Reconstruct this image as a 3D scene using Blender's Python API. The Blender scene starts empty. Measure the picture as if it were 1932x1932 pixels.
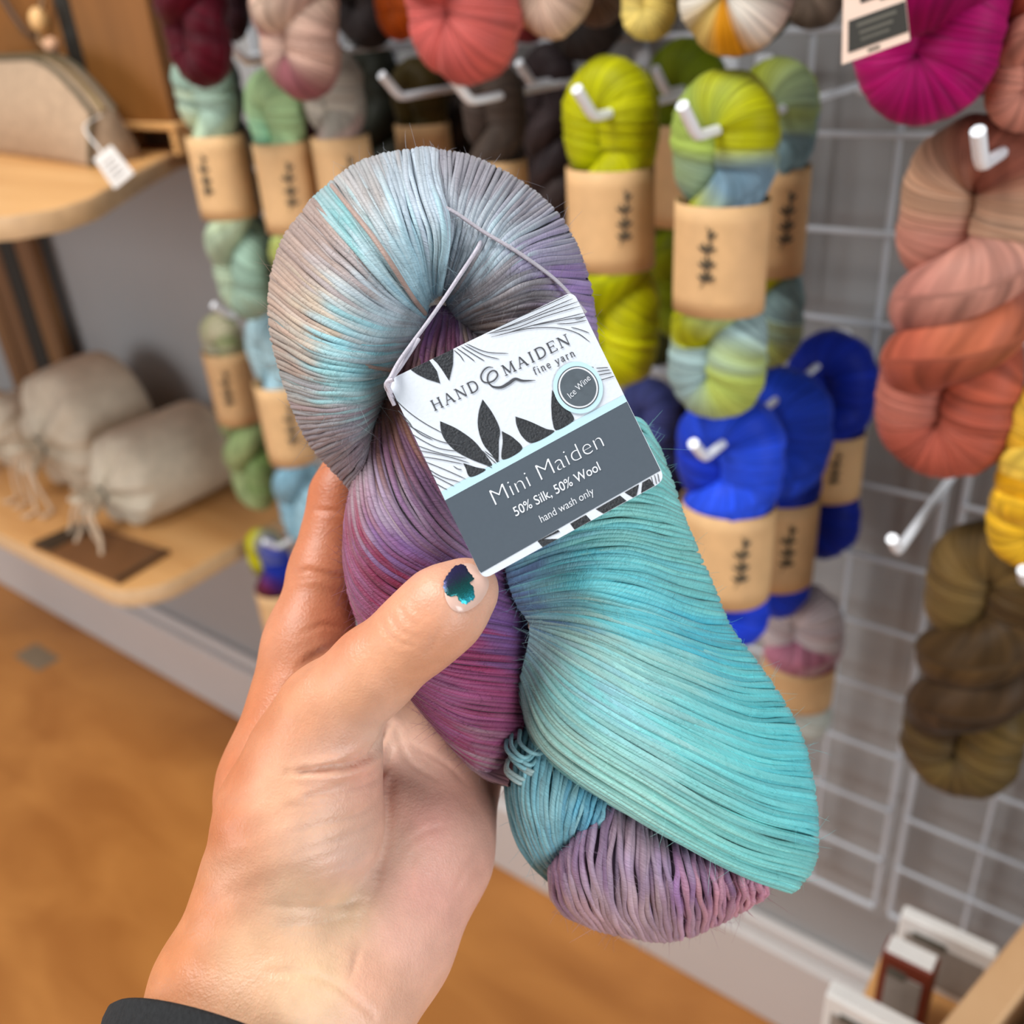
import bpy, math, random
import numpy as np
from mathutils import Vector, Matrix
rng = np.random.default_rng(7)
random.seed(7)
SC = bpy.context.scene
COL = SC.collection

# ------------------------------------------------------------------ camera
HEAD, PITCH, ROLL, FPX = math.radians(39.23), math.radians(28.51), math.radians(4.46), 1783.0
CAM = np.array([0, -.812, 1.272])
_h = np.array([-math.sin(HEAD), math.cos(HEAD), 0]); _r = np.array([math.cos(HEAD), math.sin(HEAD), 0])
FW = _h*math.cos(PITCH) - np.array([0, 0, 1])*math.sin(PITCH)
_u = np.cross(_r, FW)
RT = _r*math.cos(ROLL) - _u*math.sin(ROLL)
UP = _u*math.cos(ROLL) + _r*math.sin(ROLL)
cam = bpy.data.cameras.new('camera'); camo = bpy.data.objects.new('camera', cam); COL.objects.link(camo)
M = Matrix([[RT[i], UP[i], -FW[i], CAM[i]] for i in range(3)] + [[0, 0, 0, 1]])
camo.matrix_world = M
cam.sensor_width = 36; cam.lens = 36*FPX/1932
cam.clip_start = .02; cam.clip_end = 50
cam.dof.use_dof = True; cam.dof.focus_distance = .256; cam.dof.aperture_fstop = 9.5
SC.camera = camo

# ------------------------------------------------------------------ light and exposure
SC.view_settings.view_transform = 'Standard'; SC.view_settings.look = 'None'
SC.view_settings.gamma = 1; SC.view_settings.use_curve_mapping = False
SC.view_settings.exposure = 0.0
W = bpy.data.worlds.new('shop'); SC.world = W; W.use_nodes = True
bg = W.node_tree.nodes['Background']; bg.inputs[0].default_value = (.92, .96, 1, 1); bg.inputs[1].default_value = .20
def area(name, loc, target, sx, sy, power, col):
    l = bpy.data.lights.new(name, 'AREA'); l.shape = 'RECTANGLE'; l.size = sx; l.size_y = sy
    l.energy = power; l.color = col
    o = bpy.data.objects.new(name, l); COL.objects.link(o); o.location = loc
    o.rotation_euler = (Vector(target)-Vector(loc)).to_track_quat('-Z', 'Y').to_euler()
    return o
area('shop_window_light', (2.6, -1.4, 1.35), (-.4, -.6, .95), 1.3, 1.6, 60, (.90, .96, 1))
area('ceiling_light', (-.95, -1.25, 2.85), (-.8, -.5, .5), 1.4, .8, 58, (1, .98, .95))
area('left_fill_light', (-2.3, -3.3, 1.25), (-1.4, 0, .5), 1.6, 1.5, 46, (.95, .97, 1))  # fill light added from the left front for wall, bags and floor

# ------------------------------------------------------------------ geometry helpers
def ray(x, y): return FW + RT*(x-966)/FPX - UP*(y-966)/FPX
def onY(x, y, Y):
    d = ray(x, y); return CAM + d*(Y-CAM[1])/d[1]
def onZ(x, y, Z):
    d = ray(x, y); return CAM + d*(Z-CAM[2])/d[2]
DEP = 280.0
def fg(P):
    """foreground points: (px, py, millimetres towards the camera from the 280 mm plane) -> camera-space millimetres"""
    P = np.asarray(P, float); d = DEP - P[..., 2]
    return np.stack([(P[..., 0]-966)/FPX*d, -(P[..., 1]-966)/FPX*d, P[..., 2]], -1)
def to_world(Q):
    Q = np.asarray(Q, float)*.001
    return CAM + Q[..., 0:1]*RT + Q[..., 1:2]*UP + (DEP*.001 - Q[..., 2:3])*FW
def srgb(r, g, b):
    c = np.array([r, g, b], float)/255
    return np.where(c <= .04045, c/12.92, ((c+.055)/1.055)**2.4)
def lin(c):
    c = np.asarray(c, float)/255
    return np.where(c <= .04045, c/12.92, ((c+.055)/1.055)**2.4)

ORI = {}
def thing(name, label, cat, loc, group=None):
    o = bpy.data.objects.new(name, None); COL.objects.link(o); o.location = loc; o.empty_display_size = .02
    o['label'] = label; o['category'] = cat
    if group: o['group'] = group
    ORI[o] = np.array(loc, float)
    return o
def tag(o, label=None, cat=None, group=None, kind=None):
    if label: o['label'] = label
    if cat: o['category'] = cat
    if group: o['group'] = group
    if kind: o['kind'] = kind
    return o
def mk(name, V, F, mat, parent=None, smooth=True, col=None, uv=None, label=None, kind=None):
    """V in world metres; F = (n,3|4) array or list of polygons"""
    V = np.asarray(V, float)
    org = ORI[parent] if parent is not None else np.zeros(3)
    if parent is None and len(V):
        org = np.array([*((V.min(0)+V.max(0))/2)[:2], V[:, 2].min()])
    me = bpy.data.meshes.new(name)
    VV = (V-org).astype(np.float32)
    if isinstance(F, np.ndarray):
        n, k = F.shape
        me.vertices.add(len(VV)); me.vertices.foreach_set('co', VV.ravel())
        me.loops.add(n*k); me.loops.foreach_set('vertex_index', F.astype(np.int32).ravel())
        me.polygons.add(n); me.polygons.foreach_set('loop_start', np.arange(0, n*k, k, dtype=np.int32))
        me.update(calc_edges=True)
    else:
        me.from_pydata(VV.tolist(), [], [list(map(int, f)) for f in F])
    if smooth:
        me.polygons.foreach_set('use_smooth', np.ones(len(me.polygons), bool))
    if col is not None:
        a = me.color_attributes.new('Col', 'FLOAT_COLOR', 'POINT')
        a.data.foreach_set('color', np.concatenate([col, np.ones((len(col), 1))], 1).astype(np.float32).ravel())
    if uv is not None:
        li = np.empty(len(me.loops), np.int32); me.loops.foreach_get('vertex_index', li)
        l = me.uv_layers.new(name='UVMap'); l.data.foreach_set('uv', np.asarray(uv, np.float32)[li].ravel())
    me.validate()
    o = bpy.data.objects.new(name, me); COL.objects.link(o)
    if mat: me.materials.append(mat)
    if parent is not None: o.parent = parent
    else: o.location = org
    ORI[o] = org
    tag(o, label=label, kind=kind)
    return o
class MB:
    def __init__(s): s.V = []; s.F = []; s.n = 0
    def add(s, V, F):
        V = np.asarray(V, float)
        s.V.append(V); s.F += [[int(i)+s.n for i in f] for f in F]; s.n += len(V); return s
    def box(s, c, h, R=None, bev=0.0):
        c = np.array(c, float); h = np.array(h, float); R = np.eye(3) if R is None else np.asarray(R)
        b = min(bev, *(h*.95)) if bev else 0
        if not b:
            V = np.array([[x, y, z] for x in (-1, 1) for y in (-1, 1) for z in (-1, 1)])*h
            F = [[0, 1, 3, 2], [4, 6, 7, 5], [0, 4, 5, 1], [2, 3, 7, 6], [0, 2, 6, 4], [1, 5, 7, 3]]
            return s.add(c+V@R.T, F)
        V = []; idx = {}
        for x in (-1, 1):
            for y in (-1, 1):
                for z in (-1, 1):
                    for a in range(3):
                        p = np.array([x, y, z])*(h-b); p[a] = np.array([x, y, z])[a]*h[a]
                        idx[(x, y, z, a)] = len(V); V.append(p)
        F = []
        for a in range(3):
            o1, o2 = [i for i in range(3) if i != a]
            for sg in (-1, 1):
                q = []
                for s1, s2 in ((-1, -1), (1, -1), (1, 1), (-1, 1)):
                    k = [0, 0, 0]; k[a] = sg; k[o1] = s1; k[o2] = s2; q.append(idx[(*k, a)])
                F.append(q)
            for s1 in (-1, 1):
                for s2 in (-1, 1):
                    k0 = [0, 0, 0]; k1 = [0, 0, 0]; k0[a] = -1; k1[a] = 1
                    for k in (k0, k1): k[o1] = s1; k[o2] = s2
                    F.append([idx[(*k0, o1)], idx[(*k1, o1)], idx[(*k1, o2)], idx[(*k0, o2)]])
        for x in (-1, 1):
            for y in (-1, 1):
                for z in (-1, 1): F.append([idx[(x, y, z, a)] for a in range(3)])
        return s.add(c+np.array(V)@R.T, F)
    def tube(s, P, r, n=8, cap=True):
        V, F, _ = tube_arrays(np.asarray(P, float)[None], np.asarray(r, float), n)
        F = F.tolist(); m = len(P)
        if cap: F += [list(range(n))[::-1], [(m-1)*n+i for i in range(n)]]
        return s.add(V, F)
    def prism(s, pts, z0, z1):
        n = len(pts); V = [[*p, z0] for p in pts]+[[*p, z1] for p in pts]
        F = [list(range(n))[::-1], [n+i for i in range(n)]]+[[i, (i+1) % n, n+(i+1) % n, n+i] for i in range(n)]
        return s.add(V, F)
    def build(s, name, mat, parent=None, smooth=False, **k):
        o = mk(name, np.concatenate(s.V), s.F, mat, parent, smooth, **k)
        if not smooth or True:
            m = o.data
            if smooth: 
                try: m.set_sharp_from_angle(angle=math.radians(40))
                except Exception: pass
        return o
def tube_arrays(P, r, n, twist=None):
    """P (S,M,3) -> verts (S*M*n,3), quads, uv-ish (length, angle)"""
    S, m, _ = P.shape
    T = np.gradient(P, axis=1); T /= np.linalg.norm(T, axis=2, keepdims=True)+1e-12
    N = np.zeros_like(P)
    ref = np.where(np.abs(T[:, 0, 2:3]) < .9, np.array([[0, 0, 1.]]), np.array([[1., 0, 0]]))
    v = ref - (ref*T[:, 0]).sum(1, keepdims=True)*T[:, 0]; N[:, 0] = v/np.linalg.norm(v, axis=1, keepdims=True)
    for i in range(1, m):
        v = N[:, i-1]-(N[:, i-1]*T[:, i]).sum(1, keepdims=True)*T[:, i]
        N[:, i] = v/(np.linalg.norm(v, axis=1, keepdims=True)+1e-12)
    B = np.cross(T, N)
    a = np.arange(n)*2*math.pi/n
    r = np.broadcast_to(np.asarray(r, float).reshape((-1, 1, 1)) if np.ndim(r) == 1 and len(np.atleast_1d(r)) == S and S != m else (np.asarray(r, float)[None, :, None] if np.ndim(r) == 1 else (np.asarray(r, float)[..., None] if np.ndim(r) == 2 else np.asarray(r, float))), (S, m, 1))
    V = P[:, :, None, :] + r[..., None]*(np.cos(a)[None, None, :, None]*N[:, :, None, :]+np.sin(a)[None, None, :, None]*B[:, :, None, :])
    i = np.arange(S)[:, None, None]*m*n + np.arange(m-1)[None, :, None]*n
    k = np.arange(n)[None, None, :]; k2 = (k+1) % n
    F = np.stack([i+k, i+k2, i+n+k2, i+n+k], -1).reshape(-1, 4)
    L = np.concatenate([np.zeros((S, 1)), np.cumsum(np.linalg.norm(np.diff(P, axis=1), axis=2), 1)], 1)
    uv = np.stack(np.broadcast_arrays(L[:, :, None], (np.arange(n)/n)[None, None, :]), -1).reshape(-1, 2)
    return V.reshape(-1, 3), F, uv
def catmull(P, m):
    P = np.asarray(P, float); n = len(P)
    if n == 2: return P[0]+(P[1]-P[0])*np.linspace(0, 1, m)[:, None]
    E = np.concatenate([[2*P[0]-P[1]], P, [2*P[-1]-P[-2]]])
    d = np.concatenate([[0], np.cumsum(np.sqrt(np.linalg.norm(np.diff(P[:, :2], axis=0), axis=1)+1e-6))]); d /= d[-1]
    t = np.linspace(0, 1, m); k = np.clip(np.searchsorted(d, t, 'right')-1, 0, n-2)
    f = ((t-d[k])/(d[k+1]-d[k]))[:, None]
    a, b, c, e = E[k], E[k+1], E[k+2], E[k+3]
    return .5*(2*b+(c-a)*f+(2*a-5*b+4*c-e)*f**2+(3*b-a-3*c+e)*f**3)
def smoothnoise(x, seed=0):
    r = np.random.default_rng(seed).random(4096)
    i = np.floor(x).astype(int); f = x-i; f = f*f*(3-2*f)
    return r[i % 4096]*(1-f)+r[(i+1) % 4096]*f

# ------------------------------------------------------------------ materials
def nodes(name):
    m = bpy.data.materials.new(name); m.use_nodes = True; nt = m.node_tree
    return m, nt, nt.nodes['Principled BSDF']
def N(nt, t, **k):
    n = nt.nodes.new(t)
    for a, b in k.items(): setattr(n, a, b)
    return n
def plain(name, c, rough=.6, noise=0, scale=40, metal=0, bump=0, spec=.5, stretch=None):
    m, nt, b = nodes(name); c = lin(c)
    b.inputs['Roughness'].default_value = rough; b.inputs['Metallic'].default_value = metal
    b.inputs['Specular IOR Level'].default_value = spec
    b.inputs['Base Color'].default_value = (*c, 1)
    if noise or bump:
        tc = N(nt, 'ShaderNodeTexCoord'); mp = N(nt, 'ShaderNodeMapping'); mp.inputs['Scale'].default_value = stretch or (1, 1, 1)
        nz = N(nt, 'ShaderNodeTexNoise'); nz.inputs['Scale'].default_value = scale; nz.inputs['Detail'].default_value = 6
        nt.links.new(tc.outputs['Object'], mp.inputs[0]); nt.links.new(mp.outputs[0], nz.inputs['Vector'])
        if noise:
            r = N(nt, 'ShaderNodeValToRGB'); r.color_ramp.elements[0].position = .3; r.color_ramp.elements[1].position = .7
            r.color_ramp.elements[0].color = (*(c*(1-noise)), 1); r.color_ramp.elements[1].color = (*np.minimum(c*(1+noise*.6), 1), 1)
            nt.links.new(nz.outputs[0], r.inputs[0]); nt.links.new(r.outputs[0], b.inputs['Base Color'])
        if bump:
            bp = N(nt, 'ShaderNodeBump'); bp.inputs['Strength'].default_value = bump; bp.inputs['Distance'].default_value = .002
            nt.links.new(nz.outputs[0], bp.inputs['Height']); nt.links.new(bp.outputs[0], b.inputs['Normal'])
    return m
def wood(name, c1, c2, scale=(3, 40, 40), rough=.45):
    m, nt, b = nodes(name)
    tc = N(nt, 'ShaderNodeTexCoord'); mp = N(nt, 'ShaderNodeMapping'); mp.inputs['Scale'].default_value = scale
    nz = N(nt, 'ShaderNodeTexNoise'); nz.inputs['Scale'].default_value = 1; nz.inputs['Detail'].default_value = 8; nz.inputs['Distortion'].default_value = .6
    r = N(nt, 'ShaderNodeValToRGB'); r.color_ramp.elements[0].position = .32; r.color_ramp.elements[1].position = .68
    r.color_ramp.elements[0].color = (*lin(c1), 1); r.color_ramp.elements[1].color = (*lin(c2), 1)
    nt.links.new(tc.outputs['Object'], mp.inputs[0]); nt.links.new(mp.outputs[0], nz.inputs['Vector'])
    nt.links.new(nz.outputs[0], r.inputs[0]); nt.links.new(r.outputs[0], b.inputs['Base Color'])
    b.inputs['Roughness'].default_value = rough
    return m
def yarn_mat(name, fine):
    """dyed yarn: colour from the mesh, fibres from a stretched noise on the strand coordinates"""
    m, nt, b = nodes(name)
    at = N(nt, 'ShaderNodeAttribute'); at.attribute_name = 'Col'
    uv = N(nt, 'ShaderNodeUVMap'); uv.uv_map = 'UVMap'
    sp = N(nt, 'ShaderNodeSeparateXYZ'); nt.links.new(uv.outputs[0], sp.inputs[0])
    if fine:   # u = length mm, v = turn: fibres spiral round the strand
        ml = N(nt, 'ShaderNodeMath', operation='MULTIPLY_ADD'); ml.inputs[1].default_value = .34
        nt.links.new(sp.outputs[0], ml.inputs[0]); nt.links.new(sp.outputs[1], ml.inputs[2])
        cb = N(nt, 'ShaderNodeCombineXYZ')
        m6 = N(nt, 'ShaderNodeMath', operation='MULTIPLY'); m6.inputs[1].default_value = 7.0; nt.links.new(ml.outputs[0], m6.inputs[0])
        m7 = N(nt, 'ShaderNodeMath', operation='MULTIPLY'); m7.inputs[1].default_value = .22; nt.links.new(sp.outputs[0], m7.inputs[0])
        nt.links.new(m6.outputs[0], cb.inputs[0]); nt.links.new(m7.outputs[0], cb.inputs[1])
        dist, st, lo, hi = .00035, .55, .80, 1.14
    else:      # u = strand number, v = along
        cb = N(nt, 'ShaderNodeCombineXYZ'); nt.links.new(sp.outputs[0], cb.inputs[0]); nt.links.new(sp.outputs[1], cb.inputs[1])
        dist, st, lo, hi = .0016, .6, .52, 1.24
    nz = N(nt, 'ShaderNodeTexNoise', noise_dimensions='2D'); nz.inputs['Scale'].default_value = 1.0; nz.inputs['Detail'].default_value = 3
    nt.links.new(cb.outputs[0], nz.inputs['Vector'])
    mr = N(nt, 'ShaderNodeMapRange'); mr.inputs[1].default_value = .25; mr.inputs[2].default_value = .75; mr.inputs[3].default_value = lo; mr.inputs[4].default_value = hi
    nt.links.new(nz.outputs[0], mr.inputs[0])
    vm = N(nt, 'ShaderNodeVectorMath', operation='SCALE'); nt.links.new(at.outputs['Color'], vm.inputs[0]); nt.links.new(mr.outputs[0], vm.inputs['Scale'])
    nt.links.new(vm.outputs[0], b.inputs['Base Color'])
    bp = N(nt, 'ShaderNodeBump'); bp.inputs['Strength'].default_value = st; bp.inputs['Distance'].default_value = dist
    nt.links.new(nz.outputs[0], bp.inputs['Height']); nt.links.new(bp.outputs[0], b.inputs['Normal'])
    b.inputs['Roughness'].default_value = .5; b.inputs['Specular IOR Level'].default_value = .35 if fine else .12
    b.inputs['Sheen Weight'].default_value = .22 if fine else .06; b.inputs['Sheen Roughness'].default_value = .4
    return m
M_YARN = yarn_mat('hand_dyed_yarn', False); M_SILK = yarn_mat('silk_wool_strand', True)
M_KRAFT = plain('kraft_paper', (212, 170, 120), .7, .10, 60)
M_INK = plain('dark_ink', (62, 58, 46), .7)
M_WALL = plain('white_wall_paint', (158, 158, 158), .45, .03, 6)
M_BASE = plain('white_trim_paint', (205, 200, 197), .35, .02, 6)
M_WIRE = plain('white_coated_wire', (200, 205, 212), .35)
M_HOOK = plain('white_hook_plastic', (236, 240, 246), .3)
M_FLOOR = wood('wood_floor', (164, 102, 42), (190, 126, 60), (4, 9, 4), .42)
M_BIRCH = wood('birch_plywood', (206, 150, 88), (226, 174, 112), (3, 30, 30), .42)
M_EDGE = plain('plywood_edge', (196, 158, 116), .6, .1, 60)
M_WALNUT = wood('brown_wood', (104, 68, 34), (134, 92, 48), (20, 20, 3), .55)
M_HONEY = plain('honey_brown_leather', (128, 78, 20), .55, .08, 30)
M_BLACK = plain('black_webbing', (34, 28, 18), .7)
M_CANVAS = plain('oatmeal_canvas', (172, 146, 120), .9, .16, 90, bump=.3)
M_CANVAS2 = plain('grey_linen', (208, 194, 172), .9, .12, 60, bump=.3)
M_PIPE = plain('dark_olive_piping', (84, 74, 52), .7)
M_PAPER = plain('white_card', (232, 230, 226), .6, .03, 80)

# ------------------------------------------------------------------ setting
def struct(mb, name, mat, smooth=False):
    o = mb.build(name, mat, None, smooth); o['kind'] = 'structure'; return o
struct(MB().box((-.3, -1.5, -.02), (3.2, 3.2, .02)), 'floor', M_FLOOR)
t = thing('shading_shelf', 'unseen white shelf added above the hanging yarn to shade the wall', 'shelf', (-.6, -.16, 1.66))  # unseen board added to keep ceiling light off the upper wall
MB().box((-.33, -.18, 1.695), (.65, .205, .012), bev=.002).build('shelf_board', M_WALL, t)
for sx in (-.8, -.3, .2): MB().box((sx, -.03, 1.652), (.01, .055, .03), bev=.002).build('bracket', M_WIRE, t)
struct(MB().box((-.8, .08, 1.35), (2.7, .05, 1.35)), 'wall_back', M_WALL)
struct(MB().box((.40, -.14, 1.35), (.06, .17, 1.35)), 'shading_pier', M_WALL)  # unseen pier added to keep the right-hand window light off the wall
bb = MB().box((-.8, .015, .075), (2.7, .015, .075), bev=.004); bb.box((-.8, .022, .162), (2.7, .008, .012), bev=.004)
struct(bb, 'baseboard_back', M_BASE)

# ------------------------------------------------------------------ wire grid panels
def grid_panel(label, x0, nx, z0, nz):
    t = thing('wire_grid_panel', label, 'grid panel', (x0, 0, z0), 'wire grid display panels on the wall')
    x1 = x0+.0762*nx; z1 = z0+.0762*nz
    for i in range(nx+1):
        r = .0034 if i in (0, nx) else .0025
        MB().tube([(x0+.0762*i, 0, z0), (x0+.0762*i, 0, z1)], r, 8).build('upright_wire', M_WIRE, t, True)
    for k in range(nz+1):
        r = .0034 if k in (0, nz) else .0025
        MB().tube([(x0, -.005, z0+.0762*k), (x1, -.005, z0+.0762*k)], r, 8).build('cross_wire', M_WIRE, t, True)
    for zz in (z0+.0762, z1-.0762):
        MB().tube([(x0+.0762*2, .0, zz), (x0+.0762*2, .029, zz)], .004, 8).build('standoff_peg', M_WIRE, t, True)
    return t
GX, GZ = -.165, .319
grid_panel('white wire grid panel behind the blue and lime skeins', GX-.0762*11, 11, GZ, 17)
grid_panel('white wire grid panel behind the peach and olive skeins at the frame edge', GX+.017, 9, GZ, 17)

# ------------------------------------------------------------------ skeins on hooks
LEAF = [(-.5, .42), (-.2, .30), (.0, .12), (.05, -.1), (.0, -.28), (-.15, -.45)]
def sprig(cx, cz, rx, ry, y0, size, ang0, mat, par):
    """small hand drawn stem with leaf pairs, bent round the paper sleeve"""
    mb = MB()
    def on(u, v):      # u across (m), v up (m) -> sleeve surface
        a = ang0+u/rx
        return np.array([cx+(rx+.0006)*math.sin(a), y0-(ry+.0006)*math.cos(a), cz+v])
    def stroke(pts, w):
        P = catmull(np.array([(p[0]*size, p[1]*size, 0) for p in pts]), 7)
        Q = np.array([on(p[0], p[1]) for p in P])
        ww = w*size*np.array([.4, .8, 1, 1, 1, .8, .3])
        mb.tube(Q, np.minimum(ww, .0011), 5)
    stroke([(-.10, -.5), (.02, -.2), (.0, .1), (.06, .3), (-.02, .52)], .016)
    for v, ss in ((-.36, (-1, 1)), (-.14, (1, -1)), (.12, (-1, 1)), (.33, (1,))):
        for q, s in enumerate(ss):
            stroke([(.0, v-.02*q), (s*.07, v+.015), (s*.15, v+.075-.02*q)], .026)
            stroke([(.0, v+.03), (s*.05, v+.08), (s*.075, v+.14)], .02)
    return mb.build('leaf_sketch', mat, par, True, label='small dark leaf sprig drawn on the paper sleeve')

def skein(label, px, ytop, ybot, Y, wpx, cols, sleeve=None, turns=1.5, group=None, seed=0, nstr=1.0, pxb=None, flip=1, knob=1.0, sketch=True, ring=.20):
    top = onY(px, ytop, Y); bot = onY(pxb or px, ybot, Y)
    cx = (top[0]+bot[0])/2 if pxb is None else top[0]
    dep = (top+(bot-top)*.3-CAM)@FW
    Wd = wpx*1.06*dep/FPX; H = top[2]-bot[2]
    z_b = bot[2]
    r0 = Wd*.265; rho0 = Wd*.5-r0              # plies in the twisted body
    rho1 = Wd*ring; r1 = Wd*.5-rho1            # the fat closed ring at either end
    g = np.random.default_rng(100+seed)
    zs = np.linspace(0, 1, 90)
    L0 = Wd*.5; z1 = H-Wd*.5
    if z1 < L0: z1 = L0+.005
    a0 = 2*math.pi*turns
    un = min(.34, .55*Wd/H)
    def helix(h, ph):
        # parallel at both ends, twisted in between
        s = np.clip((h-un)/(1-2*un), 0, 1); s = s*s*(3-2*s)*.35+s*.65
        th = flip*a0*(s-1)+ph
        e = np.clip(1-np.minimum(h, 1-h)*(z1-L0)/(Wd*.55), 0, 1); e = e*e*(3-2*e); rho = rho0*(1-e)+rho1*e
        return np.stack([rho*np.cos(th), rho*np.sin(th)*.9, L0+(z1-L0)*h], 1)
    A = helix(zs, 0); Bk = helix(zs[::-1], math.pi)
    aa = np.linspace(0, math.pi, 30)[1:-1]
    arcT = np.stack([rho1*np.cos(aa), 0*aa, z1+rho1*np.sin(aa)], 1)
    ax = (A[0]-Bk[-1])/np.linalg.norm(A[0]-Bk[-1])
    arcB = np.stack([-np.cos(aa)*ax[0]*rho1, -np.cos(aa)*ax[1]*rho1, L0-rho1*np.sin(aa)], 1)
    P = np.concatenate([A, arcT, Bk, arcB])
    Pc = np.concatenate([P, P[:1]]); d = np.concatenate([[0], np.cumsum(np.linalg.norm(np.diff(Pc, axis=0), axis=1))])
    m, n = 230, 44
    # finer steps round the tight rings
    wt = np.ones(len(Pc)-1); kk = np.arange(len(wt)); wt[(kk >= 78) & (kk < 130)] = 2.6; wt[(kk >= 196) | (kk < 12)] = 2.6
    dw = np.concatenate([[0], np.cumsum(np.diff(d)*wt)])
    tw = np.linspace(0, dw[-1], m+1)[:-1]; tt = np.interp(tw, dw, d)
    P = np.stack([np.interp(tt, d, Pc[:, k]) for k in range(3)], 1)
    for _ in range(3): P = .25*np.roll(P, 1, 0)+.5*P+.25*np.roll(P, -1, 0)
    T = np.roll(P, -1, 0)-np.roll(P, 1, 0); T /= np.linalg.norm(T, axis=1, keepdims=True)
    zc = np.clip(P[:, 2], L0, z1); out = P-np.stack([0*zc, 0*zc, zc], 1)
    Nn = out-(out*T).sum(1, keepdims=True)*T; Nn /= np.linalg.norm(Nn, axis=1, keepdims=True)+1e-9
    for _ in range(6): Nn = Nn+np.roll(Nn, 1, 0)+np.roll(Nn, -1, 0); Nn /= np.linalg.norm(Nn, axis=1, keepdims=True)
    Bn = np.cross(T, Nn)
    ph = np.arange(n)*2*math.pi/n
    zrel = P[:, 2]
    sq = np.ones(m)
    if sleeve:
        za = onY(px, sleeve[0], Y)[2]-z_b; zb = onY(pxb or px, sleeve[1], Y)[2]-z_b
        za, zb = max(za, zb), min(za, zb)
        w = 1/(1+np.exp(-(zrel-zb+.010)/.0075))*1/(1+np.exp((zrel-za-.010)/.0075))
        sq = 1-.17*w
    endw = np.clip(1-np.minimum(np.abs(zrel-H), np.abs(zrel))/(Wd*1.15), 0, 1); endw = np.clip(endw*1.9, 0, 1); endw = endw*endw*(3-2*endw)
    P = P.copy(); P[:, :2] *= sq[:, None]; rad = (r0*(1-endw)+r1*endw)*sq
    r, rho = r0, rho0
    # strand coordinate: round the tube near the loops, along it in the body
    ds = np.diff(np.concatenate([tt, [d[-1]]])); cs = (.22+1.15*endw)/.0014*ds*nstr
    phase = np.cumsum(cs)[:, None]+(1-endw)[:, None]*0+np.round(13*nstr)*(ph[None]/(2*math.pi))
    lump = 1+.10*(smoothnoise(phase*.22+seed*17, seed+3)-.5)+.06*(smoothnoise(phase*.9, seed+5)-.5)
    rr = rad[:, None]*lump
    V = P[:, None]+rr[..., None]*(np.cos(ph)[None, :, None]*Nn[:, None]+np.sin(ph)[None, :, None]*Bn[:, None])
    V[..., 1] *= .92
    V = V.reshape(-1, 3)+np.array([cx, Y, z_b])
    i = np.arange(m)[:, None]; k = np.arange(n)[None]
    F = np.stack([i*n+k, i*n+(k+1) % n, ((i+1) % m)*n+(k+1) % n, ((i+1) % m)*n+k], -1).reshape(-1, 4)
    # dye
    cl = np.array([lin(c) for c in cols]); nc = len(cl)
    f = (tt/d[-1]*max(1, nc)*1.0)[:, None]+.35*(smoothnoise(phase*.13, seed+9)-.5)+(g.random()*nc if nc < 10 else 0)
    i0 = np.floor(f).astype(int); fr = np.clip((f-i0-.5)*2.2+.5, 0, 1)[..., None]
    C = cl[i0 % nc]*(1-fr)+cl[(i0+1) % nc]*fr
    C = C*(.80+.36*smoothnoise(phase*.45, seed+11))[..., None]
    uv = np.stack([phase*1.0, np.broadcast_to((tt*30)[:, None], phase.shape)], -1)
    t = thing('yarn_skein', label, 'yarn', (cx, Y, z_b), group)
    mk('twisted_yarn', V, F, M_YARN, t, True, np.clip(C.reshape(-1, 3), 0, 1), uv.reshape(-1, 2))
    if sleeve:
        R = (rho+r)*.885; Ry = R*.86
        q = np.linspace(0, 2*math.pi, 49)[:-1]; rows = np.linspace(zb, za, 7)
        VV = []
        for off in (0, -.0006):
            for zz in rows:
                wv = 1+.012*np.sin(3*q+seed+zz*30)
                VV += [np.stack([cx+(R+off)*wv*np.sin(q), Y-(Ry+off)*wv*np.cos(q), 0*q+z_b+zz], 1)]
        VV = np.concatenate(VV); nn = 48; FF = []
        for b0 in (0, 7):
            for rr_ in range(6):
                for c in range(nn): FF.append([(b0+rr_)*nn+c, (b0+rr_)*nn+(c+1) % nn, (b0+rr_+1)*nn+(c+1) % nn, (b0+rr_+1)*nn+c][::1 if b0 == 0 else -1])
        for c in range(nn):
            FF.append([c, 7*nn+c, 7*nn+(c+1) % nn, (c+1) % nn]); FF.append([6*nn+c, 6*nn+(c+1) % nn, 13*nn+(c+1) % nn, 13*nn+c])
        s = mk('paper_sleeve', VV, FF, M_KRAFT, t, True)
        if sketch is not None:
            sprig(cx, z_b+(za+zb)/2+.004, R, Ry, Y, (za-zb)*.55, sketch if sketch is not True else -.25, M_INK, s)
    return t

def hook(label, px, py, Y, up=.014, lean=.75):
    p = onY(px, py, Y)
    t = thing('display_hook', label, 'hook', (p[0], 0, p[2]), 'white hooks on the wire grid')
    P = [(p[0], -.004, p[2]), (p[0], Y*.5, p[2]), (p[0], Y+.008, p[2]), (p[0], Y+.002, p[2]+.001), (p[0], Y-.003, p[2]+.005), (p[0], Y-.006-up*lean, p[2]+.006+up*.9)]
    MB().tube(P, np.array([.0030, .0030, .0032, .0035, .0037, .0037]), 10).build('hook_rod', M_HOOK, t, True)
    MB().box((p[0], -.006, p[2]+.004), (.007, .004, .012), bev=.002).build('grid_clip', M_HOOK, t)
    return t

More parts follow.
